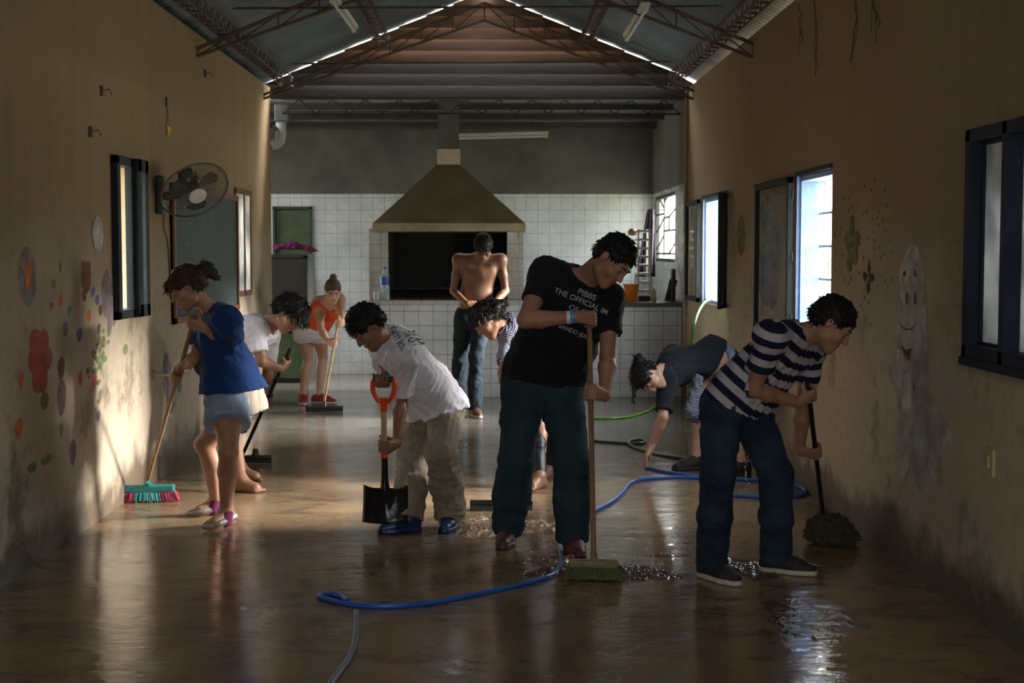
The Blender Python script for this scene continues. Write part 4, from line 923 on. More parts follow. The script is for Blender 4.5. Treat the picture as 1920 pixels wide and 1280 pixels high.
g = gr(1470, 1072); splash('muddy_wave', 'glinting ripples around the striped man shoes', g[0] - .1, g[1] + .1, .46, .34, .055, M['mudd'], 220, 13, 40)
g = gr(1510, 1165); splash('muddy_wave', 'rippled water in the right foreground', g[0] + .02, g[1] + .05, .36, .55, .020, M['mudd'], 200, 21, 32)
g = gr(600, 985); splash('muddy_wave', 'low silt ridge left of the shovel', g[0], g[1], .30, .16, .012, M['mud'], 120, 31, 24)
rs = np.random.RandomState(8)
def drops(name, lab, pts, rmin, rmax, m):
    mb = MB()
    for p in pts:
        r_ = rs.uniform(rmin, rmax); mb.lathe([(.0005, -r_ * 1.3), (r_ * .8, -r_ * .7), (r_, 0), (r_ * .7, r_ * .8), (.0005, r_ * 1.5)], p, (0, 0, 1), 6)
    o = mb.build(name, m, None, True); settle(o); tag(o, lab, 'water', kind='stuff')
M['drop'] = mat('water drop', (.55, .58, .6), .03)
p0 = at(1401, 836, 9.6); drops('falling_drops', 'string of water drops falling behind the striped man', [p0 + V(rs.uniform(-.012, .012), rs.uniform(-.02, .02), -i * .0148) for i in range(22)], .003, .0065, M['drop'])
c0 = gr(1125, 1070); pts = []
for i in range(130): a = rs.uniform(-.2, 3.3); q = rs.uniform(.05, .42); pts.append(c0 + V(math.cos(a) * q, -rs.uniform(-.12, .18), max(.012, rs.exponential(.03))))
drops('splash_drops', 'small mud drops thrown up around the green broom', pts, .0015, .0045, M['drop'])
c0 = gr(1208, 872); drops('splash_drops', 'water spattering from the hose end under the stooping woman', [c0 + V(rs.normal() * .035, rs.normal() * .03, abs(rs.normal()) * .03 + .004) for i in range(26)], .002, .005, M['drop'])

# ================================================================== PEOPLE AND THEIR TOOLS
def solve_elbow(S_, W_, px, py, Lu, Lf, side, rng=.45):
    """joint on the sight line of (px,py) whose distances to both ends fit the two bone lengths"""
    c = (S_[1] + W_[1]) / 2; best = None
    for d in np.linspace(-rng, rng, 181):
        E = at(px, py, c + d); e = (np.linalg.norm(S_ - E) - Lu) ** 2 + (np.linalg.norm(W_ - E) - Lf) ** 2
        if side and d * side < 0: e += .004
        if best is None or e < best[0]: best = (e, E)
    return best[1]
class Pole:
    """a stick from top a to bottom b"""
    def __init__(s, a, b): s.a = V(a); s.b = V(b); s.d = nrm(s.a - s.b)
    def near(s, px, py):
        o = V(0, 0, CH); r = nrm(ray(px, py)); w0 = o - s.b; b_ = r @ s.d; d_ = r @ w0; e_ = s.d @ w0
        t = (e_ - b_ * d_) / (1 - b_ * b_); return s.b + s.d * t
def hand_prims(W_, spec, right, k=1.0):
    """prims of a hand; spec: ('grip', p, axis, c, rp, thumb) or ('open', fingers, palm_normal, curl)"""
    out = []; ends = []
    if spec[0] == 'grip':
        _, p, a, c, s_, rp, th = spec
        pos = lambda ang, rr, o: p + a * o + (s_ * math.cos(ang) + c * math.sin(ang)) * rr
        for i in range(4):
            o = th * (.030 - .0195 * i) * k; rf = (.0088, .0092, .0088, .0078)[i] * k
            q = [pos(R(25), rp + .020 * k, o), pos(R(78), rp + .018 * k, o), pos(R(140), rp + .013 * k, o), pos(R(195), rp + .010 * k, o), pos(R(235), rp + .009 * k, o)]
            out.append(cone(W_ + a * o * .35, q[0], .017 * k, .0125 * k, .014))
            out.append(cone(q[0], q[1], .0115 * k, rf * 1.08, .004)); out += [cone(q[1], q[2], rf * 1.08, rf, .001), cone(q[2], q[3], rf, rf * .95, .001), cone(q[3], q[4], rf * .95, rf * .85, .001)]
        tb = pos(R(-55), rp + .020 * k, th * .030 * k); out.append(cone(W_ * .75 + tb * .25, tb, .020 * k, .016 * k, .018))
        t1 = pos(R(-110), rp + .014 * k, th * .050 * k); t2 = pos(R(-165), rp + .011 * k, th * .052 * k)
        out += [cone(tb, t1, .0145 * k, .012 * k, .006), cone(t1, t2, .012 * k, .0095 * k, .003)]
    else:
        _, f, m_, curl = spec; f = nrm(f); m_ = nrm(m_ - f * (m_ @ f)); t = np.cross(f, m_) if right else np.cross(m_, f)
        for i in range(4):
            o = (.031 - .0205 * i) * k; K = W_ + f * (.088 - .004 * abs(i - 1)) * k + t * o; rf = (.0088, .0092, .0088, .0076)[i] * k
            out.append(cone(W_ + t * o * .5, K, .0165 * k, .0135 * k, .020)); L = (.072, .080, .074, .058)[i] * k; p = K; ang = R(6) + curl * .5 + i * .05
            spread = t * (.5 - i / 3.) * .16
            for j, (fr, rr) in enumerate(((.44, 1.05), (.31, .98), (.25, .9))):
                d = nrm(f * math.cos(ang) + m_ * math.sin(ang) + spread); q = p + d * L * fr; out.append(cone(p, q, rf * rr * 1.05, rf * rr, .002)); p = q; ang += curl * (.9 if j == 0 else .6)
        tb = W_ + f * .030 * k + t * .034 * k + m_ * .010; t1 = tb + nrm(f * .7 + t * .6 + m_ * .45) * .038 * k; t2 = t1 + nrm(f * .9 + t * .15 + m_ * .5) * .030 * k
        out += [cone(W_, tb, .020 * k, .0165 * k, .018), cone(tb, t1, .0145 * k, .0118 * k, .006), cone(t1, t2, .0118 * k, .009 * k, .003)]
    return out
def person(name_label, H, p, girth=1.0, vox=.0065, skin_='skin_a', fem=False, group='people cleaning the hall', bulge=1.0):
    """p: dict of joints. returns dict with the solved skeleton and the Empty"""
    k = H / 1.75; g = girth; J = {}
    J['pel'] = at(*p['pel']); J['che'] = at(*p['che']); J['head'] = at(*p['head'][:3]); hf, hu = nrm(p['head'][3]), p['head'][4]
    hu = nrm(hu - hf * (hf @ hu)); hr = np.cross(hf, hu)
    J['sr'] = at(*p['sr']); J['sl'] = at(*p['sl'])
    sp = nrm(J['che'] - J['pel']); ax = nrm(J['sl'] - J['sr'])                  # to the person's left
    hx = p['hipax']; hx = nrm(V(*hx)); 
    J['hr'] = J['pel'] - hx * .088 * k * (1.05 if fem else 1) - sp * .03; J['hl'] = J['pel'] + hx * .088 * k * (1.05 if fem else 1) - sp * .03
    J['neck'] = (J['sr'] + J['sl']) / 2 + sp * .035 * k
    Lt, Ls, Lu, La = .245 * H, .235 * H, .172 * H, .150 * H
    for s_ in 'rl':
        a = p['a' + s_]; J['a' + s_] = gr(a[0], a[1], .085) if len(a) == 2 else at(*a); kx = p['k' + s_]
        J['k' + s_] = solve_elbow(J['h' + s_], J['a' + s_], kx[0], kx[1], Lt, Ls, kx[2] if len(kx) > 2 else -1)
        J['toe' + s_] = nrm(V(*p['toe' + s_], 0))
        h = p['hand_' + s_]; e = p['e' + s_]; S0 = J['s' + s_]
        if h[0] == 'grip':
            _, pole, hx_, hy_, th, rp = h; q = pole.near(hx_, hy_); E = solve_elbow(S0, q, e[0], e[1], Lu, La + .06, e[2])
            c = q - E; c = nrm(c - pole.d * (c @ pole.d)); sg = -th if s_ == 'r' else th; sd = np.cross(pole.d, c) * sg; 
            W_ = q + sd * (rp + .028 * k) - c * .072 * k; J['hs' + s_] = ('grip', q, pole.d, c, sd, rp, th)
        else:
            W_ = at(*h[1]); J['hs' + s_] = ('open', V(*h[2]), V(*h[3]), h[4])
        J['w' + s_] = W_; J['e' + s_] = solve_elbow(S0, W_, e[0], e[1], Lu, La, e[2])
    n_ = lambda a, b: round(float(np.linalg.norm(J[a] - J[b])) / H, 3)
    print('PERSON', name_label[:24], 'spine', n_('che', 'pel'), 'shoulders', n_('sr', 'sl'), 'neck-head', n_('neck', 'head'), 'uarm', n_('sr', 'er'), n_('sl', 'el'), 'farm', n_('er', 'wr'), n_('el', 'wl'), 'thigh', n_('hr', 'kr'), n_('hl', 'kl'), 'shin', n_('kr', 'ar'), n_('kl', 'al'), 'pelz', round(J['pel'][2] / H, 2), 'az', round(J['ar'][2], 2))
    base = V((J['ar'][0] + J['al'][0]) / 2, (J['ar'][1] + J['al'][1]) / 2, 0)
    root = thing('person', name_label, 'person', base, group)
    front = nrm(np.cross(sp, ax)); 
    if front @ hf < 0 and abs(front @ hf) > .5: front = -front
    pfr = nrm(np.cross(V(0, 0, 1), hx)); pfr = -pfr if pfr @ front < -.2 else pfr
    J.update(sp=sp, ax=ax, hx=hx, front=front, hf=hf, hu=hu, hrr=hr, k=k, H=H, g=g, root=root, vox=vox)
    waist = J['pel'] * .55 + J['che'] * .45 - front * .0; J['waist'] = waist
    def torso(inf=0.0, kk=.07, hem=None):
        o = []
        cw, ww, pw = (.090 if not fem else .075) * k * g, .062 * k * g, (.078 if not fem else .085) * k * g
        cr, wr_, pr = (.104 if not fem else .092) * k * g + inf, (.098 if not fem else .088) * k * g + inf, (.102) * k * g + inf
        wx = nrm(ax + hx) if ax @ hx > 0 else ax
        for s_ in (-1, 0, 1):
            o.append(cone(J['che'] + ax * s_ * cw - sp * .03, waist + wx * s_ * ww, cr, wr_, kk, sq=(front, .88))); o.append(cone(waist + wx * s_ * ww, J['pel'] + hx * s_ * pw, wr_, pr, kk, sq=(front, .92)))
        o.append(cone(J['che'] + sp * .03 - ax * cw * .8, J['che'] + sp * .03 + ax * cw * .8, cr * .86, cr * .86, kk, sq=(front, .85)))
        if fem:
            for s_ in (-1, 1): o.append(sph(J['che'] + front * .075 * k * g + ax * s_ * .065 * k - sp * .055, .058 * k * g + inf * .7, .05))
        else:
            for s_ in (-1, 1): o.append(cone(J['che'] + front * .055 * k + ax * s_ * .03 * k, J['che'] + front * .045 * k + ax * s_ * .10 * k + sp * .02, .058 * k + inf * .6, .05 * k + inf * .6, .04))
        return o
    def shoulders(inf=0.0):
        o = []
        for s_ in 'rl':
            o.append(cone(J['neck'] - sp * .015, J['s' + s_], .050 * k + inf, .053 * k * g ** .5 + inf, .06)); o.append(cone(J['s' + s_] * .6 + J['che'] * .4, J['s' + s_], .06 * k + inf, .055 * k + inf, .05))
        return o
    J['torso'], J['shoulders'] = torso, shoulders
    # ---- body
    b = torso() + shoulders()
    hc = J['head']; T = lambda x, y, z: hc + hr * x * k1 + hf * y * k1 + hu * z * k1
    k1 = (H / 1.75) ** .6 * (.98 if fem else 1.0); J['T'] = T; J['k1'] = k1; Ax = np.array([hr, hf, hu])
    E_ = lambda x, y, z, rx, ry, rz, kk=.02, op='u': ell(T(x, y, z), Ax, V(rx, ry, rz) * k1, kk, op)
    J['E'] = E_
    b.append(cone(J['neck'] - sp * .03, T(0, -.025, -.055), .060 * k * (.85 if fem else 1), .054 * k1 * (.85 if fem else 1), .035))
    hd = [E_(0, -.012, .030, .075, .094, .088), E_(0, .028, -.035, .060, .066, .082, .03), sph(T(0, .072, -.096), .021 * k1, .03), cone(T(-.045, .01, -.075), T(0, .07, -.098), .020 * k1, .018 * k1, .03), cone(T(.045, .01, -.075), T(0, .07, -.098), .020 * k1, .018 * k1, .03),
          cone(T(-.030, .080, .024), T(.030, .080, .024), .015 * k1, .015 * k1, .02), sph(T(-.040, .062, -.028), .027 * k1, .03), sph(T(.040, .062, -.028), .027 * k1, .03),
          cone(T(-.031, .104, .004), T(-.030, .104, .003), .016 * k1, .016 * k1, .012, op='s'), cone(T(.031, .104, .004), T(.030, .104, .003), .016 * k1, .016 * k1, .012, op='s'),
          sph(T(-.031, .076, .003), .0150 * k1, .004), sph(T(.031, .076, .003), .0150 * k1, .004),
          cone(T(0, .088, .014), T(0, .113, -.026), .0085 * k1, .0125 * k1, .010), sph(T(-.013, .099, -.029), .0085 * k1, .006), sph(T(.013, .099, -.029), .0085 * k1, .006),
          cone(T(-.020, .090, -.0555), T(.020, .090, -.0555), .0085 * k1, .0085 * k1, .008), cone(T(-.017, .090, -.066), T(.017, .090, -.066), .0090 * k1, .0090 * k1, .008), cone(T(-.024, .101, -.0605), T(.024, .101, -.0605), .0028, .0028, .003, op='s')]
    for s_ in (-1, 1): hd += [E_(s_ * .077, -.006, -.006, .011, .020, .031, .008), cone(T(s_ * .086, .004, -.002), T(s_ * .088, .000, .008), .006, .006, .004, op='s')]
    b += hd
    for s_ in 'rl':
        Sx, E, W_ = J['s' + s_], J['e' + s_], J['w' + s_]; q = g ** .7
        m1 = Sx * .5 + E * .5; m2 = E * .72 + W_ * .28
        b += [cone(Sx, m1, .053 * k * q, .046 * k * q, .03), cone(m1, E, .046 * k * q, .037 * k * q, .02), cone(E, m2, .037 * k * q, .041 * k * q, .02), cone(m2, W_, .041 * k * q, .0265 * k, .02)]
        b += hand_prims(W_, J['hs' + s_], s_ == 'r', k ** .5)
        Hh, K, A = J['h' + s_], J['k' + s_], J['a' + s_]; kd = nrm(K * 2 - Hh - A) if np.linalg.norm(K * 2 - Hh - A) > .03 else pfr
        ca = K * .68 + A * .32 - nrm(kd) * .018 * bulge; md = Hh * .5 + K * .5
        b += [cone(Hh, md, .092 * k * g, .074 * k * g, .04), cone(md, K, .074 * k * g, .054 * k * g, .03), cone(K, ca, .052 * k * g, .054 * k * g, .02), cone(ca, A, .054 * k * g, .036 * k, .02), sph(K + kd * .012, .045 * k * g, .02)]
        d = J['toe' + s_]; z0 = A[2] - .085
        fx = lambda u, z, sd=0: V(A[0] + d[0] * u - d[1] * sd, A[1] + d[1] * u + d[0] * sd, z0 + z)
        b += [cone(A, fx(-.035, .036), .036 * k, .030, .02), cone(A, fx(.09, .034), .036 * k, .026, .03), cone(fx(-.035, .032), fx(.10, .026), .030, .036, .03)]
        sg = 1 if s_ == 'r' else -1                     # toes
        for i in range(5 if 'barefoot' in name_label else 0): b.append(cone(fx(.10, .022, sg * (.028 - .0145 * i)), fx(.150 - .009 * i, .014, sg * (.032 - .0165 * i)), .014, (.0125, .010, .0095, .009, .009)[i], .008))
    J['body'] = sdf('body', b, vox, M[skin_], root)
    # ---- eyes, brows, lips
    for s_ in (-1, 1):
        sdf('eye', [ell(T(s_ * .031, .0865, -.002), Ax, V(.0115, .0062, .0042) * k1, 0)], .0016, M['eyew'], root)
        sdf('eyebrow', [cone(T(s_ * .014, .0965, .026), T(s_ * .034, .0925, .031), .0042, .0042, .004), cone(T(s_ * .034, .0925, .031), T(s_ * .048, .080, .025), .0042, .0025, .004)], .0024, M['hair'], root)
    sdf('lips', [cone(T(-.019, .0950, -.0570), T(.019, .0950, -.0570), .0048, .0048, .003), cone(T(-.015, .0965, -.0650), T(.015, .0965, -.0650), .0056, .0056, .003)], .0022, M['lip'], root)
    return J
def hair(J, m='hair', vol=0.0, back=-.045, extra=(), fold_=.008, wl=.022, seed=1, face=.105, lock=.022, lift=.35, nlock=900, straight=False):
    E, T, k1 = J['E'], J['T'], J['k1']; v = vol
    pr = [E(0, -.018, .036, .083 + v, .100 + v, .091 + v), E(0, -.040, -.005, .078 + v, .078 + v, .075 + v * .5, .02)]
    pr += [ell(T(0, .085, -.050), np.array([J['hrr'], J['hf'], J['hu']]), V(.074, .080, face) * k1, .012, 's')]
    pr += [cone(T(-.11, .020, -.025), T(-.062, .020, -.022), .030 * k1, .030 * k1, .008, op='s'), cone(T(.11, .020, -.025), T(.062, .020, -.022), .030 * k1, .030 * k1, .008, op='s')]
    pr += [cone(T(-.12, .0, -.060), T(.12, .0, -.060), .035 * k1, .035 * k1, .008, op='s')]
    pr.append(cut(T(0, -.05, back - .02), -J['hu'] + J['hf'] * -.25))
    pr += list(extra(T, k1)) if callable(extra) else list(extra)
    o = sdf('hair', pr, .0045 if J['vox'] < .007 else .006, M[m], J['root'], fold=[(seed, fold_ * .35, wl), (seed + 5, fold_ * .35, wl * .55)], relax=0)
    # locks that break the outline
    me = o.data; n = len(me.vertices); co = np.empty(n * 3); me.vertices.foreach_get('co', co); co = co.reshape(-1, 3); no = np.empty(n * 3); me.vertex_normals.foreach_get('vector', no); no = no.reshape(-1, 3)
    rs = np.random.RandomState(seed); off = OFF[o]; cen = T(0, -.01, .0); crown = T(0, -.05, .12); mb = MB()
    up_ok = ((co + off - cen) @ J['hu'] > -.06) if not straight else np.ones(n, bool)
    ids = rs.choice(np.flatnonzero(up_ok), nlock)
    for i in ids:
        p_ = co[i] + off; nn = no[i]; 
        if nn @ (p_ - cen) < 0: continue
        fl_ = p_ - crown; fl_ = fl_ - nn * (fl_ @ nn); d_ = nrm(nrm(fl_) + nn * lift + rs.normal(size=3) * .28); L = lock * rs.uniform(.6, 1.3)
        d2 = nrm(d_ + V(0, 0, -.35) - nn * .15); a_ = p_ - nn * .004
        mb.tube([tuple(a_), tuple(a_ + d_ * L * .5), tuple(a_ + d_ * L * .5 + d2 * L * .55)], [.0042, .0032, .0007], 4)
    lk = mb.build('hair_locks', M[m], J['root'], True); lk['kind'] = 'stuff'
    return o
def sleeve(J, s_, t, inf, flare=.01):
    k, g = J['k'], J['g'] ** .7; a = J['s' + s_]; b_ = a + (J['e' + s_] - a) * t
    return cone(a, b_, .053 * k * g + inf * .55, .045 * k * g + inf * .8 + flare, .05, capb=True)
def shirt(J, m, inf=.016, t=(.62, .62), hem=.10, neck=.060, flare=.02, fl=.006, seed=3, droop=None, bands=False, name='shirt', hang=0.0):
    k, g, sp = J['k'], J['g'], J['sp']; pel = J['pel']; pr = J['torso'](inf, .08) + J['shoulders'](inf)
    dn = droop if droop is not None else nrm(-sp * .6 + V(0, 0, -1) * .4)
    hemc = pel + dn * hem * k
    for s_ in (-1, 0, 1): pr.append(cone(J['waist'] * .5 + pel * .5 + J['hx'] * s_ * .075 * k * g, hemc + dn * .06 + J['hx'] * s_ * .08 * k * g, .100 * k * g + inf, .100 * k * g + inf + flare, .07, sq=(J['front'], .95)))
    if hang: pr.append(cone(J['waist'] + J['front'] * .06, hemc + J['front'] * hang, .09 * k * g, .07 * k * g, .08))
    pr.append(sleeve(J, 'r', t[0], inf)); pr.append(sleeve(J, 'l', t[1], inf))
    nk = J['neck'] + sp * .045 + J['front'] * .02
    pr.append(ell(nk + sp * .015, np.array([J['ax'], J['front'], sp]), V(neck, neck, .045), .01, 's'))
    pr.append(cut(hemc, dn))
    bd = None
    if bands:
        tp = J['che'] + sp * .10; bd = [(J['pel'] + J['ax'] * q, tp + J['ax'] * q, .10 * k, 0.0) for q in (-.10, -.05, 0, .05, .10)]
        for s_ in 'rl': bd.append((J['s' + s_] + (J['e' + s_] - J['s' + s_]) * .16, J['e' + s_], .050, .50))
    return sdf(name, pr, J['vox'] * .95, M[m], J['root'], fold=[(seed, fl, .21), (seed + 3, fl * .4, .10)], bands=bd)
def trousers(J, m, t=(1.0, 1.0), inf=.014, hem=.070, waist=.06, fl=.005, seed=5, knee=.064, shin=.066, name='trousers', bands=False, topr=.0, h=None, thigh=1.0):
    k, g, sp = J['k'], J['g'], J['sp']; pr = []; pel = J['pel']
    for s_ in (-1, 0, 1): pr.append(cone(pel + sp * (waist + .05) * k + J['hx'] * s_ * .07 * k * g, pel - V(0, 0, .04) + J['hx'] * s_ * .085 * k * g, .094 * k * g + inf, .104 * k * g + inf, .05, sq=(J['front'], .95)))
    for i, s_ in enumerate('rl'):
        Hh, K, A = J['h' + s_], J['k' + s_], J['a' + s_]; T_ = t[i]
        if T_ < .5:                                # shorts: stop on the thigh
            e = Hh + (K - Hh) * T_ * 2; pr.append(cone(Hh, e, .100 * k * g * thigh + inf, .088 * k * g * thigh + inf + .022, .04, capb=True))
        elif T_ < .8:
            e = K + (A - K) * (T_ - .5) * 2; pr += [cone(Hh, K, .098 * k * g * thigh + inf, knee * k * g + inf + .01, .04), cone(K, e, knee * k * g + inf + .01, knee * k * g + inf + .012, .03, capb=True)]
        else:
            e = A + (A - K) * .10 * 0 + V(0, 0, -.02) * (T_ - .9) * 10; md = K * .5 + A * .5
            pr += [cone(Hh, Hh * .5 + K * .5, .098 * k * g * thigh + inf, .080 * k * g * thigh + inf, .04), cone(Hh * .5 + K * .5, K, .080 * k * g * thigh + inf, knee * k * g + inf, .03), cone(K, md, knee * k * g + inf, shin * k * g + inf, .03), cone(md, e, shin * k * g + inf, hem + .008, .03, capb=True)]
    pr.append(cut(pel + sp * waist * k, sp))
    bd = [(J['h' + s_], J['k' + s_], .07, 0) for s_ in 'rl'] + [(J['k' + s_], J['a' + s_], .05, .43) for s_ in 'rl'] if bands else None
    return sdf(name, pr, h or J['vox'], M[m], J['root'], fold=[(seed, fl, .19), (seed + 4, fl * .4, .09)], bands=bd)
def shoe(J, s_, m, sole='sole_w', lace=True, low=False, vox=.005, sz=1.0):
    A, d = J['a' + s_], J['toe' + s_]; z0 = A[2] - .085
    fx = lambda u, z, sd=0: V(A[0] + d[0] * u * sz - d[1] * sd, A[1] + d[1] * u * sz + d[0] * sd, z0 + z)
    top = .07 if low else .105
    pr = [cone(fx(-.045, .045), fx(.10, .040), .040, .043, .03, sq=(V(0, 0, 1), .85)), cone(fx(.10, .038), fx(.165, .030), .043, .034, .02, sq=(V(0, 0, 1), .75)), cone(fx(-.04, .04), fx(-.035, top - .02), .041, .040, .02), cone(fx(0, top - .03), fx(.10, .045), .046 if not low else .03, .034, .03), cut(fx(0, .012), V(0, 0, -1))]
    if low:
        Z = (V(0, 0, 1), .62); pr = [cone(fx(-.045, .040), fx(.03, .036), .037, .038, .03, sq=Z), cone(fx(.03, .036), fx(.10, .032), .038, .043, .03, sq=Z), cone(fx(.10, .032), fx(.158, .026), .043, .033, .03, sq=Z), cone(fx(-.045, .05), fx(-.02, .05), .036, .034, .02), cut(fx(0, .008), V(0, 0, -1)), cut(fx(.0, .072), V(d[0] * .25, d[1] * .25, 1))]
    if not low: pr.append(cut(fx(0, top), V(-d[0] * .25, -d[1] * .25, 1)))
    o = sdf('shoe', pr, vox, M[m], J['root'])
    if sole:
        sdf('sole', [cone(fx(-.045, .014), fx(.10, .014), .044, .048, .03), cone(fx(.10, .014), fx(.168, .014), .048, .037, .02), cut(fx(0, .028), V(0, 0, 1)), cut(fx(0, .001), V(0, 0, -1))], vox, M[sole], o)
    if lace:
        mb = MB()
        for q in range(4): mb.tube([tuple(fx(.045 + q * .020, .083 - q * .0085, -.020)), tuple(fx(.05 + q * .020, .092 - q * .0085, 0)), tuple(fx(.045 + q * .020, .083 - q * .0085, .020))], .004, 5)
        mb.build('laces', M['lace'], o)
    return o
def text_on(target, s, p0, right, up, size, m, parent, name='printed_text'):
    cu = bpy.data.curves.new('t', 'FONT'); cu.body = s; cu.size = size; cu.align_x = 'CENTER'; cu.offset = size * .012; o = bpy.data.objects.new('t', cu); C.objects.link(o)
    bpy.context.view_layer.update(); me = bpy.data.meshes.new_from_object(o.evaluated_get(bpy.context.evaluated_depsgraph_get())); bpy.data.objects.remove(o)
    tm = target.data; off = OFF[target]; n = len(tm.vertices); co = np.empty(n * 3); tm.vertices.foreach_get('co', co); co = co.reshape(-1, 3) + off
    bvh = BVHTree.FromPolygons([tuple(c) for c in co], [tuple(p_.vertices) for p_ in tm.polygons])
    right, up = nrm(right), nrm(up); up = nrm(up - right * (up @ right)); nn = np.cross(right, up)
    bm = bmesh.new(); bm.from_mesh(me); bmesh.ops.triangulate(bm, faces=bm.faces[:]); bmesh.ops.subdivide_edges(bm, edges=[e for e in bm.edges if e.calc_length() > .012], cuts=1)
    for v in bm.verts:
        q = p0 + right * v.co.x + up * v.co.y + nn * .35; h = bvh.ray_cast(Vector(q), Vector(-nn), 1.0)
        v.co = Vector(V(*h[0]) + nn * .0035) if h[0] is not None else Vector(q - nn * .35)
    bm.to_mesh(me); bm.free(); return link(name, me, parent, False, m)

def pole_mesh(P_, r, m, root, name='pole'): return MB().tube([tuple(P_.b), tuple(P_.a)], r, 12).build(name, m, root, True)
def bristle_head(P_, base, width, hdir, root, block_m, bristle_ms, h_block=.045, L=.09, name='broom_head'):
    """a push broom head: block across hdir and bristles down to the floor"""
    hd = nrm(hdir); c = V(base); rot = Matrix(((hd[0], -hd[1], 0), (hd[1], hd[0], 0), (0, 0, 1)))
    MB().box(c + V(0, 0, L + h_block / 2), (width, .065, h_block), rot, .01).build(name, block_m, root)
    MB().lathe([(.022, 0), (.016, .05)], c + V(0, 0, L + h_block - .01), nrm(P_.a - P_.b), 12).build('socket', block_m, root, True)
    n = len(bristle_ms)
    for bi, (bm_, f0, f1) in enumerate(bristle_ms):
        mb = MB(); rs = np.random.RandomState(bi + 3); nn = int(30 * (f1 - f0)) + 4
        for i in range(nn):
            u = (f0 + (f1 - f0) * (i + .5) / nn - .5) * width
            for vv in (-.024, -.008, .008, .024):
                t_ = c + V(hd[0] * u - hd[1] * vv, hd[1] * u + hd[0] * vv, L + .004); sp_ = 1.18
                e_ = c + V(hd[0] * u * sp_ - hd[1] * vv * 1.9, hd[1] * u * sp_ + hd[0] * vv * 1.9, rs.uniform(.003, .014))
                mb.tube([tuple(t_), tuple((t_ + e_) / 2 + rs.normal(size=3) * .003), tuple(e_)], [.0065, .0075, .0055], 5)
        mb.build('bristles', bm_, root)
def squeegee_head(base, width, hdir, root, m1='black'):
    hd = nrm(hdir); c = V(base); rot = Matrix(((hd[0], -hd[1], 0), (hd[1], hd[0], 0), (0, 0, 1)))
    MB().box(c + V(0, 0, .045), (width, .035, .032), rot, .008).build('squeegee_frame', M[m1], root)
    MB().box(c + V(0, 0, .018), (width * .99, .010, .034), rot).build('rubber_blade', M['rubber'], root)
    MB().lathe([(.03, 0), (.018, .055)], c + V(0, 0, .055), (0, 0, 1), 12).build('socket', M[m1], root, True)

# ------------------------------------------------------------------ 1. tall man in black with the broom
g7 = gr(1113, 1086); PO = Pole(at(1105, 606, 7.18), V(g7[0] - .0, g7[1], .10))
t = thing('push_broom', 'wooden pole broom with green bristles held upright by the tall man in black', 'broom', (PO.b[0], PO.b[1], 0), 'push brooms')
pole_mesh(PO, .0135, M['pole'], t); bristle_head(PO, V(PO.b[0], PO.b[1], 0), .24, V(1, -.12, 0), t, M['tanb'], [(M['greenb'], 0, 1)], h_block=.035, L=.06)
J = person('tall man in a black printed t-shirt and wet blue jeans gripping the upright broom', 1.84, dict(
    pel=(1020, 700, 7.50), che=(1072, 560, 7.36), head=(1150, 487, 7.18, V(.42, -.50, -.74), V(.72, -.25, .58)), hipax=(1, .12, 0), sr=(1022, 512, 7.33), sl=(1142, 560, 7.40),
    kr=(968, 860, -1), kl=(1072, 868, -1), ar=(952, 988), al=(1074, 1004), toer=(-.15, -1), toel=(.15, -1),
    er=(985, 600, -1), el=(1140, 668, 1), hand_r=('grip', PO, 1103, 600, 1, .0135), hand_l=('grip', PO, 1107, 738, 1, .0135)), girth=1.06, vox=.0048, skin_='skin_a')
hair(J, 'hair', .004, seed=2, fold_=.010, face=.10)
sh = shirt(J, 'c_black', .016, (.60, .62), hem=.03, fl=.006, seed=4, flare=.012)
trousers(J, 'j_teal', fl=.005, seed=9, hem=.083, knee=.072, shin=.078, thigh=1.02)
for s_ in 'rl': shoe(J, s_, 'shoe_brown', 'shoe_brown', True)
fr = J['front'] if J['front'][1] < 0 else -J['front']
rt = nrm(V(1, 0, -.40)); up_ = nrm(V(.38, .12, 1))
for (s, px, py, sz) in (('PIBBS', 1094, 560, .043), ('THE OFFICIAL IM', 1084, 572, .040), ('OF IRE', 1080, 590, .040), ('BANDO JEAN', 1074, 627, .030)):
    text_on(sh, s, at(px, py, 7.36), rt, up_, sz, M['letter'], J['root'])
wr_ = J['wr']; fd = nrm(wr_ - J['er'])
for q, mm in ((-.040, 'band_w'), (-.022, 'band_b')):
    MB().lathe([(.031, -.009), (.0335, -.009), (.0335, .009), (.031, .009)], wr_ + fd * q, fd, 24).build('wristband', M[mm], J['root'], True)['label'] = ('white' if mm == 'band_w' else 'light blue') + ' wristband'

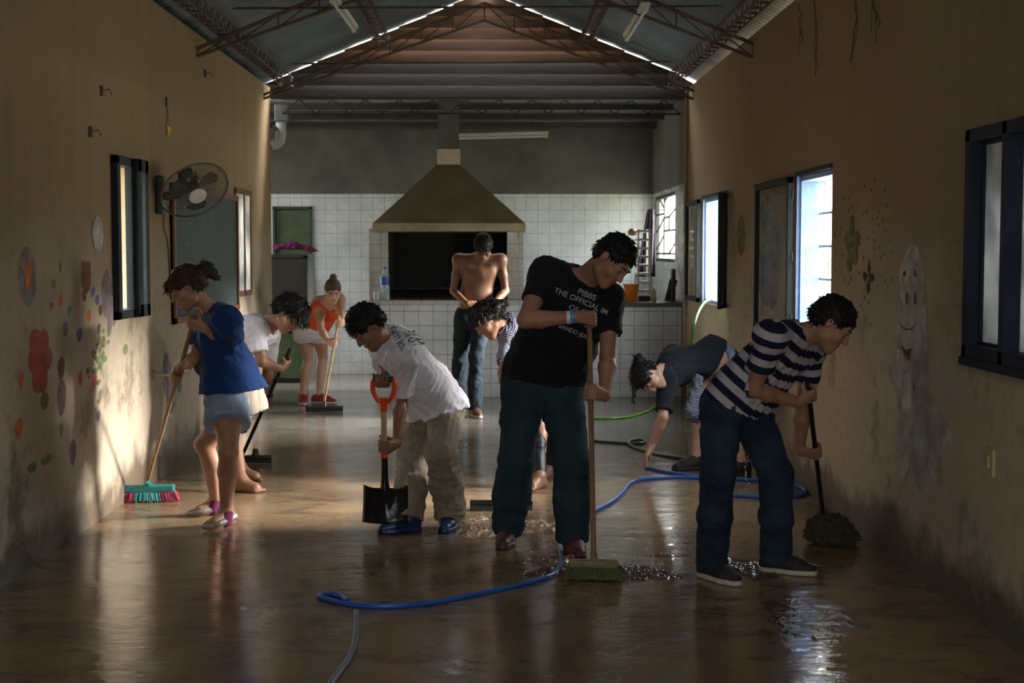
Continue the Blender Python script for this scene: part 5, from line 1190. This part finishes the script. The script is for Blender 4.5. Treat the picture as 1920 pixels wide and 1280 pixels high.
# ------------------------------------------------------------------ 2. man in the striped shirt, right
g9 = gr(1556, 1003); PO = Pole(at(1514, 716, 6.86), at(1543, 965, 7.55))
t = thing('mop', 'black handled mop with a dark matted head against the right wall', 'mop', (g9[0], g9[1], 0)); pole_mesh(PO, .013, M['black'], t)
hb = PO.b
sdf('mop_head', [ell(hb + V(.04, .02, -.07), np.eye(3), V(.13, .11, .075), .03), ell(V(hb[0] + .06, hb[1] + .03, .04), np.eye(3), V(.16, .14, .045), .05), cone(hb, hb - PO.d * .06, .03, .05, .03)], .007, M['mop'], t, fold=[(4, .016, .05), (9, .01, .024)], relax=0)
J = person('man in a navy and white striped t-shirt and dark jeans bending with a mop', 1.73, dict(
    pel=(1384, 748, 6.93), che=(1468, 655, 6.90), head=(1560, 606, 6.78, V(.66, -.28, -.66), V(.66, -.10, .72)), hipax=(.72, .55, 0), sr=(1444, 630, 6.66), sl=(1522, 648, 7.05),
    kr=(1346, 885, -1), kl=(1455, 890, -1), ar=(1334, 1052), al=(1456, 1040), toer=(.55, -.85), toel=(.85, -.45),
    er=(1414, 730, -1), el=(1506, 762, 1), hand_r=('grip', PO, 1516, 735, 1, .013), hand_l=('grip', PO, 1530, 842, -1, .013)), girth=1.0, vox=.0048, skin_='skin_a')
hair(J, 'hair', .008, seed=7, fold_=.012, face=.10)
sh = shirt(J, 's_navy', .016, (.62, .62), hem=.05, fl=.005, seed=8, bands=True, flare=.012)
trousers(J, 'j_navy', fl=.005, seed=2, hem=.072, knee=.070, shin=.068)
for s_ in 'rl': shoe(J, s_, 'shoe_dark', 'sole_w', True)

# ------------------------------------------------------------------ 3. woman in blue, left
PO = Pole(at(366, 592, 7.98), at(279, 912, 8.85)); c = gr(270, 940)
PO.b = V(c[0] + .02, c[1], .12); PO.d = nrm(PO.a - PO.b)
t = thing('push_broom', 'wooden pole broom with teal block and magenta bristles by the left wall', 'broom', (PO.b[0], PO.b[1], 0), 'push brooms'); pole_mesh(PO, .0125, M['pole'], t)
bristle_head(PO, V(PO.b[0], PO.b[1], 0), .34, V(1, .12, 0), t, M['teal'], [(M['pinkb'], 0, .3), (M['teal'], .3, .74), (M['pinkb'], .74, 1)], L=.06)
J = person('woman in a blue t-shirt and light denim shorts sweeping beside the left wall', 1.63, dict(
    pel=(438, 728, 8.25), che=(410, 618, 8.20), head=(350, 538, 8.10, V(-.80, -.22, -.55), V(-.50, -.05, .86)), hipax=(-.35, -.90, 0), sr=(393, 600, 8.36), sl=(426, 600, 7.95),
    kr=(383, 834, -1), kl=(428, 848, -1), ar=(405, 938), al=(424, 958), toer=(-.9, -.5), toel=(-.55, -.85),
    er=(362, 672, 1), el=(440, 656, -1), hand_r=('grip', PO, 331, 708, 1, .0125), hand_l=('grip', PO, 361, 600, 1, .0125)), girth=1.08, vox=.0052, skin_='skin_a', fem=True)
hair(J, 'hair_br', .008, seed=5, fold_=.006, wl=.03, face=.088, lock=.03, lift=.1, nlock=700, extra=lambda T, k: [cone(T(0, -.10, .02), T(0, -.155, .03), .030 * k, .042 * k, .03), cone(T(0, -.155, .03), T(0, -.175, -.05), .042 * k, .022 * k, .03), cone(T(-.03, .075, .075), T(-.045, .10, .04), .022, .012, .02), cone(T(.02, .080, .075), T(.0, .108, .045), .022, .010, .02)])
shirt(J, 'c_blue', .022, (.62, .62), hem=.015, fl=.006, seed=12, flare=.06, droop=nrm(V(.08, -.02, -1)))
pr = []; hc = J['pel'] + V(0, 0, -.055)
sdf('undershirt', [cone(J['pel'] + J['hx'] * s * .08, hc + V(.02, 0, -.12) + J['hx'] * s * .09, .125, .150, .06) for s in (-1, 0, 1)] + [cut(J['pel'] + V(0, 0, -.175), nrm(V(.25, 0, -1))), cut(J['pel'] + V(0, 0, .0), V(0, 0, 1))], .0065, M['c_cream'], J['root'], fold=[(3, .006, .1)])
trousers(J, 'j_light', t=(.27, .27), inf=.018, thigh=1.06, fl=.004, seed=6, name='shorts')
for s_ in 'rl':
    shoe(J, s_, 'shoe_grey', None, False, low=True)
    A = J['a' + s_]; sdf('sock', [cone(A + V(0, 0, .015), A + J['toe' + s_] * .02 + V(0, 0, -.045), .044, .05, .02, capa=True)], .006, M['c_pink'], J['root'])

# ------------------------------------------------------------------ 4. boy in white with the shovel
top = at(719, 716, 7.78); bot = at(722, 948, 7.90)
t = thing('shovel', 'square bladed shovel with an orange D handle and glossy black blade', 'shovel', (bot[0], bot[1], 0))
ax_ = nrm(top - bot); sdx = nrm(V(1, -.1, 0)); L0 = np.linalg.norm(top - bot)
P_ = lambda s_, u=0, v=0: bot + ax_ * s_ + sdx * u + nrm(np.cross(sdx, ax_)) * v
mp = Pole(P_(L0 - .10), P_(.15)); pole_mesh(Pole(P_(L0 - .155), P_(.28)), .0165, M['polelight'], t, 'shaft')
MB().tube([P_(.10), P_(.16), P_(.30)], [.028, .020, .018], 12).build('blade_socket', M['shovel'], t, True)
MB().tube([P_(.285), P_(.315)], .0205, 14).build('shaft_collar', M['orange'], t, True)
MB().tube(smooth_path([P_(L0 - .165), P_(L0 - .11, 0), P_(L0 - .105, -.03), P_(L0 - .05, -.058), P_(L0 - .0, -.058), P_(L0 + .015, -.045)], 4), .0145, 10).build('d_handle', M['orange'], t, True)
MB().tube(smooth_path([P_(L0 - .165), P_(L0 - .11, 0), P_(L0 - .105, .03), P_(L0 - .05, .058), P_(L0 - .0, .058), P_(L0 + .015, .045)], 4), .0145, 10).build('d_handle', M['orange'], t, True)
MB().tube([P_(L0 - .165), P_(L0 - .10)], [.020, .024], 12).build('handle_neck', M['orange'], t, True)
MB().bar(P_(L0 + .015, -.055), P_(L0 + .015, .055), .0155, 12).build('hand_grip', M['black'], t, True)
mb = MB(); rows = []; nn = 12
for j in range(13):
    v = j / 12; z = .115 - v * .21; r_ = []
    for i in range(nn + 1):
        u = i / nn * 2 - 1; w_ = .124 + .004 * v; dz = .0
        if j == 0: dz = -.010 * (1 - abs(u)) * 0 - (.012 * math.sin(PI * abs(u)))
        r_.append(mb.b.verts.new(tuple(P_(z + dz, u * w_, -.028 * u * u + .022 * math.exp(-(u / .16) ** 2) * (1 - v) + .035 * v * v))))
    rows.append(r_)
for j in range(12):
    for i in range(nn): mb.b.faces.new((rows[j][i], rows[j][i + 1], rows[j + 1][i + 1], rows[j + 1][i]))
o = mb.build('blade', M['shovel'], t, True); sm = o.modifiers.new('thick', 'SOLIDIFY'); sm.thickness = .004
GR_ = Pole(P_(L0 + .015, -.055), P_(L0 + .015, .055))
J = person('boy in a loose white t-shirt and khaki trousers stooping over a shovel', 1.62, dict(
    pel=(812, 752, 8.25), che=(745, 655, 8.02), head=(688, 613, 7.82, V(-.50, -.42, -.75), V(-.66, -.12, .74)), hipax=(.80, -.55, 0), sr=(722, 645, 8.15), sl=(756, 668, 7.86),
    kr=(775, 862, -1), kl=(828, 852, -1), ar=(765, 968), al=(846, 962), toer=(-.9, -.4), toel=(-.25, -1),
    er=(722, 690, 1), el=(752, 745, 1), hand_r=('grip', GR_, 717, 712, 1, .0155), hand_l=('grip', mp, 723, 836, 1, .0165)), girth=1.0, vox=.0052, skin_='skin_b')
hair(J, 'hair', .014, seed=4, fold_=.008, face=.088)
sh = shirt(J, 'c_white', .030, (.88, .88), hem=.08, fl=.009, seed=15, flare=.045, hang=.05, droop=nrm(V(.25, .05, -1)))
trousers(J, 'c_khaki', fl=.009, seed=21, hem=.086, knee=.082, shin=.088, thigh=1.08)
for s_ in 'rl': shoe(J, s_, 'shoe_blue', 'shoe_blue', False, sz=.86)
text_on(sh, '"DE LUNA', at(764, 632, 8.0), V(-.62, .25, .74), V(-.70, .1, -.62), .042, M['letterd'], J['root'])
text_on(sh, 'LO RE', at(787, 632, 8.0), V(-.62, .25, .74), V(-.70, .1, -.62), .042, M['letterd'], J['root'])

# ------------------------------------------------------------------ 5. youth in white behind the woman in blue
g2 = gr(482, 868); PO = Pole(at(543, 655, 9.75), V(gr(455, 865)[0] + .02, g2[1], .075))
t = thing('squeegee', 'black floor squeegee pushed by the barefoot youth in white', 'squeegee', (g2[0], g2[1], 0), 'floor squeegees'); pole_mesh(PO, .013, M['black'], t); squeegee_head(V(g2[0] - .01, g2[1], 0), .24, V(1, 0, 0), t)
J = person('barefoot youth in a white t-shirt bending with a black squeegee', 1.64, dict(
    pel=(412, 668, 9.85), che=(474, 622, 9.78), head=(543, 588, 9.62, V(.55, -.32, -.76), V(.74, -.05, .62)), hipax=(.55, .70, 0), sr=(480, 618, 9.62), sl=(505, 625, 9.95),
    kr=(440, 780, -1), kl=(425, 770, -1), ar=(452, 898), al=(452, 878), toer=(1, -.25), toel=(1, -.15),
    er=(490, 678, -1), el=(502, 700, 1), hand_r=('grip', PO, 536, 678, 1, .013), hand_l=('grip', PO, 512, 750, -1, .013)), girth=.98, vox=.007, skin_='skin_b')
hair(J, 'hair', .016, seed=9, fold_=.014, wl=.03, face=.080, lock=.045, lift=.4, extra=lambda T, k: [cone(T(-.03, .06, .085), T(-.03, .12, .05), .03, .02, .03), cone(T(.03, .06, .08), T(.02, .12, .03), .03, .016, .03)])
shirt(J, 'c_whiteb', .022, (.75, .75), hem=.03, fl=.007, seed=25, flare=.02)
trousers(J, 'c_navy', t=(.62, .62), fl=.005, seed=3, name='shorts')

# ------------------------------------------------------------------ 6. woman in the orange top, back left
g3 = gr(608, 772); PO = Pole(at(636, 592, 13.85), V(gr(609, 770)[0], g3[1], .07))
t = thing('squeegee', 'floor squeegee on a pale wooden pole held by the woman in orange', 'squeegee', (g3[0], g3[1], 0), 'floor squeegees'); pole_mesh(PO, .013, M['polelight'], t); squeegee_head(V(g3[0], g3[1], 0), .37, V(1, 0, 0), t)
J = person('woman in an orange tank top and white shorts leaning on a squeegee', 1.64, dict(
    pel=(586, 612, 14.55), che=(613, 575, 14.40), head=(624, 545, 14.15, V(.22, -.82, -.50), V(.12, -.48, .86)), hipax=(.90, .25, 0), sr=(598, 567, 14.42), sl=(636, 561, 14.40),
    kr=(578, 672, -1), kl=(605, 670, -1), ar=(568, 741), al=(598, 741), toer=(.15, -1), toel=(.9, -.35),
    er=(602, 618, -1), el=(641, 584, 1), hand_r=('grip', PO, 626, 643, 1, .013), hand_l=('grip', PO, 635, 605, 1, .013)), girth=1.0, vox=.008, skin_='skin_c', fem=True)
hair(J, 'hair_lt', .004, seed=6, fold_=.008, wl=.014, face=.100, lock=.016, lift=.0, nlock=500, extra=lambda T, k: [sph(T(.0, -.04, .145), .036 * k, .02), cone(T(0, -.03, .10), T(0, -.04, .14), .03, .03, .02)])
k = J['k']
pr = J['torso'](.007, .07); sp = J['sp']
pr.append(cut(J['che'] + sp * .045, sp)); pr += [cone(J['che'] + J['ax'] * s * .075 + J['front'] * .08 + sp * .0, J['s' + q] * .55 + J['neck'] * .45 + sp * .03 + J['front'] * .02, .022, .020, .02) for s, q in ((-1, 'r'), (1, 'l'))] + [cone(J['che'] + J['ax'] * s * .075 - J['front'] * .08, J['s' + q] * .55 + J['neck'] * .45 + sp * .03, .022, .020, .02) for s, q in ((-1, 'r'), (1, 'l'))]
pr.append(cut(J['pel'] + sp * .02, -sp)); sdf('tank_top', pr, .0075, M['c_orange'], J['root'], fold=[(3, .003, .08)])
trousers(J, 'c_white', t=(.14, .14), inf=.012, fl=.003, seed=6, name='shorts', waist=.05)
for s_ in 'rl': shoe(J, s_, 'shoe_red', 'sole_w', False, vox=.006)

# ------------------------------------------------------------------ 7. shirtless man by the grill
J = person('shirtless man in jeans with head bowed in front of the grill', 1.74, dict(
    pel=(888, 588, 13.65), che=(899, 510, 13.60), head=(906, 462, 13.38, V(.05, -.45, -.90), V(.05, -.90, .45)), hipax=(1, .0, 0), sr=(860, 487, 13.58), sl=(939, 487, 13.58),
    kr=(862, 675, -1), kl=(893, 672, -1), ar=(858, 758), al=(889, 764), toer=(-.3, -1), toel=(.3, -1),
    er=(850, 545, 1), el=(948, 545, 1), hand_r=('open', (876, 570, 13.42), (.95, -.15, -.35), (.0, .9, -.3), .5), hand_l=('open', (924, 570, 13.42), (-.95, -.15, -.35), (.0, .9, -.3), .5)), girth=.86, vox=.0075, skin_='skin_d')
hair(J, 'hair', .006, seed=8, fold_=.006, face=.09)
trousers(J, 'j_mid', fl=.006, seed=11, hem=.072, knee=.070, shin=.068, waist=.045)
for s_ in 'rl': shoe(J, s_, 'shoe_brown', 'sole_w', False, vox=.006)

# ------------------------------------------------------------------ 8. woman in the finely striped shirt stooping behind the tall man
g6 = gr(940, 956); PO = Pole(at(946, 690, 9.25), V(gr(946, 950)[0], g6[1], .075))
t = thing('squeegee', 'wide black squeegee pushing foam behind the tall man', 'squeegee', (g6[0], g6[1], 0), 'floor squeegees'); pole_mesh(PO, .012, M['pole'], t); squeegee_head(V(g6[0], g6[1], 0), .385, V(1, -.05, 0), t)
J = person('barefoot woman in a finely striped shirt stooping behind the tall man', 1.60, dict(
    pel=(1030, 672, 9.85), che=(965, 618, 9.72), head=(911, 600, 9.50, V(-.52, -.42, -.74), V(-.80, -.02, .60)), hipax=(-.2, -.95, 0), sr=(960, 612, 9.88), sl=(955, 630, 9.55),
    kr=(1006, 775, -1), kl=(1030, 775, -1), ar=(1012, 892), al=(1034, 872), toer=(-.55, -.85), toel=(-.6, -.8),
    er=(956, 705, 1), el=(943, 700, -1), hand_r=('grip', PO, 946, 795, -1, .012), hand_l=('grip', PO, 944, 735, 1, .012)), girth=.98, vox=.007, skin_='skin_b', fem=True)
hair(J, 'hair', .014, seed=3, fold_=.010, wl=.03, face=.084, lock=.04, lift=.3, extra=lambda T, k: [cone(T(0, -.09, .02), T(.0, -.13, .0), .045 * k, .05 * k, .04), cone(T(0, -.12, .0), T(0, -.17, -.03), .045 * k, .03 * k, .03)])
shirt(J, 's_zebra', .018, (.75, .75), hem=.03, fl=.006, seed=31, bands=True)
trousers(J, 'leggings', inf=.003, fl=.003, seed=3, name='leggings', hem=.040, knee=.055, shin=.054)

# ------------------------------------------------------------------ 9. woman reaching for the hose, right
J = person('woman in a dark t-shirt bent double and reaching down to the blue hose', 1.62, dict(
    pel=(1352, 672, 10.25), che=(1270, 685, 10.05), head=(1214, 706, 9.80, V(.18, -.42, -.88), V(-.93, -.25, -.10)), hipax=(-.05, -1, 0), sr=(1262, 668, 10.20), sl=(1250, 710, 9.90),
    kr=(1312, 772, 1), kl=(1390, 785, -1), ar=(1306, 858), al=(1388, 868), toer=(-.9, -.4), toel=(-.9, -.4),
    er=(1322, 705, 1), el=(1243, 782, -1), hand_r=('open', (1312, 757, 10.1), (-.2, -.2, -1), (.2, 1, -.2), .4), hand_l=('open', (1222, 836, 9.85), (-.50, -.15, -.85), (.75, -.1, -.5), .35)), girth=.98, vox=.007, skin_='skin_c', fem=True)
hair(J, 'hair', .006, seed=13, fold_=.008, wl=.03, face=.09, lock=.03, lift=.15, extra=lambda T, k: [cone(T(-.02, -.09, .03), T(-.02, -.135, .05), .025 * k, .03 * k, .03), cone(T(-.02, -.135, .05), T(-.02, -.02, .05) + V(-.06, -.05, -.18), .03 * k, .012 * k, .03)])
sdf('hair_tie', [sph(J['T'](-.02, -.115, .045), .022, 0)], .004, M['shoe_red'], J['root'])
shirt(J, 'c_navy', .020, (.85, .85), hem=-.13, fl=.007, seed=41, flare=.02)
trousers(J, 'j_navy', t=(.60, .55), fl=.006, seed=3, name='shorts', waist=.02)
sdf('tied_shirt', [cone(at(1308, 712, 9.95), at(1294, 772, 9.85), .035, .055, .03), cone(at(1308, 712, 9.95), at(1306, 782, 9.85), .035, .045, .03)], .007, M['s_zebra'], J['root'], fold=[(3, .012, .06)], bands=[(at(1308, 712, 9.95), at(1300, 780, 9.85), .05, 0)])
sdf('waistband', [cone(J['pel'] + J['sp'] * .0 + J['hx'] * s * .075, J['pel'] + J['sp'] * .05 + J['hx'] * s * .07, .115, .108, .05) for s in (-1, 0, 1)] + [cut(J['pel'] + J['sp'] * .065, J['sp']), cut(J['pel'] - J['sp'] * .03, -J['sp'])], .007, M['j_light'], J['root'], fold=[(3, .004, .08)])
for s_ in 'rl': shoe(J, s_, 'shoe_dark', 'shoe_dark', False)
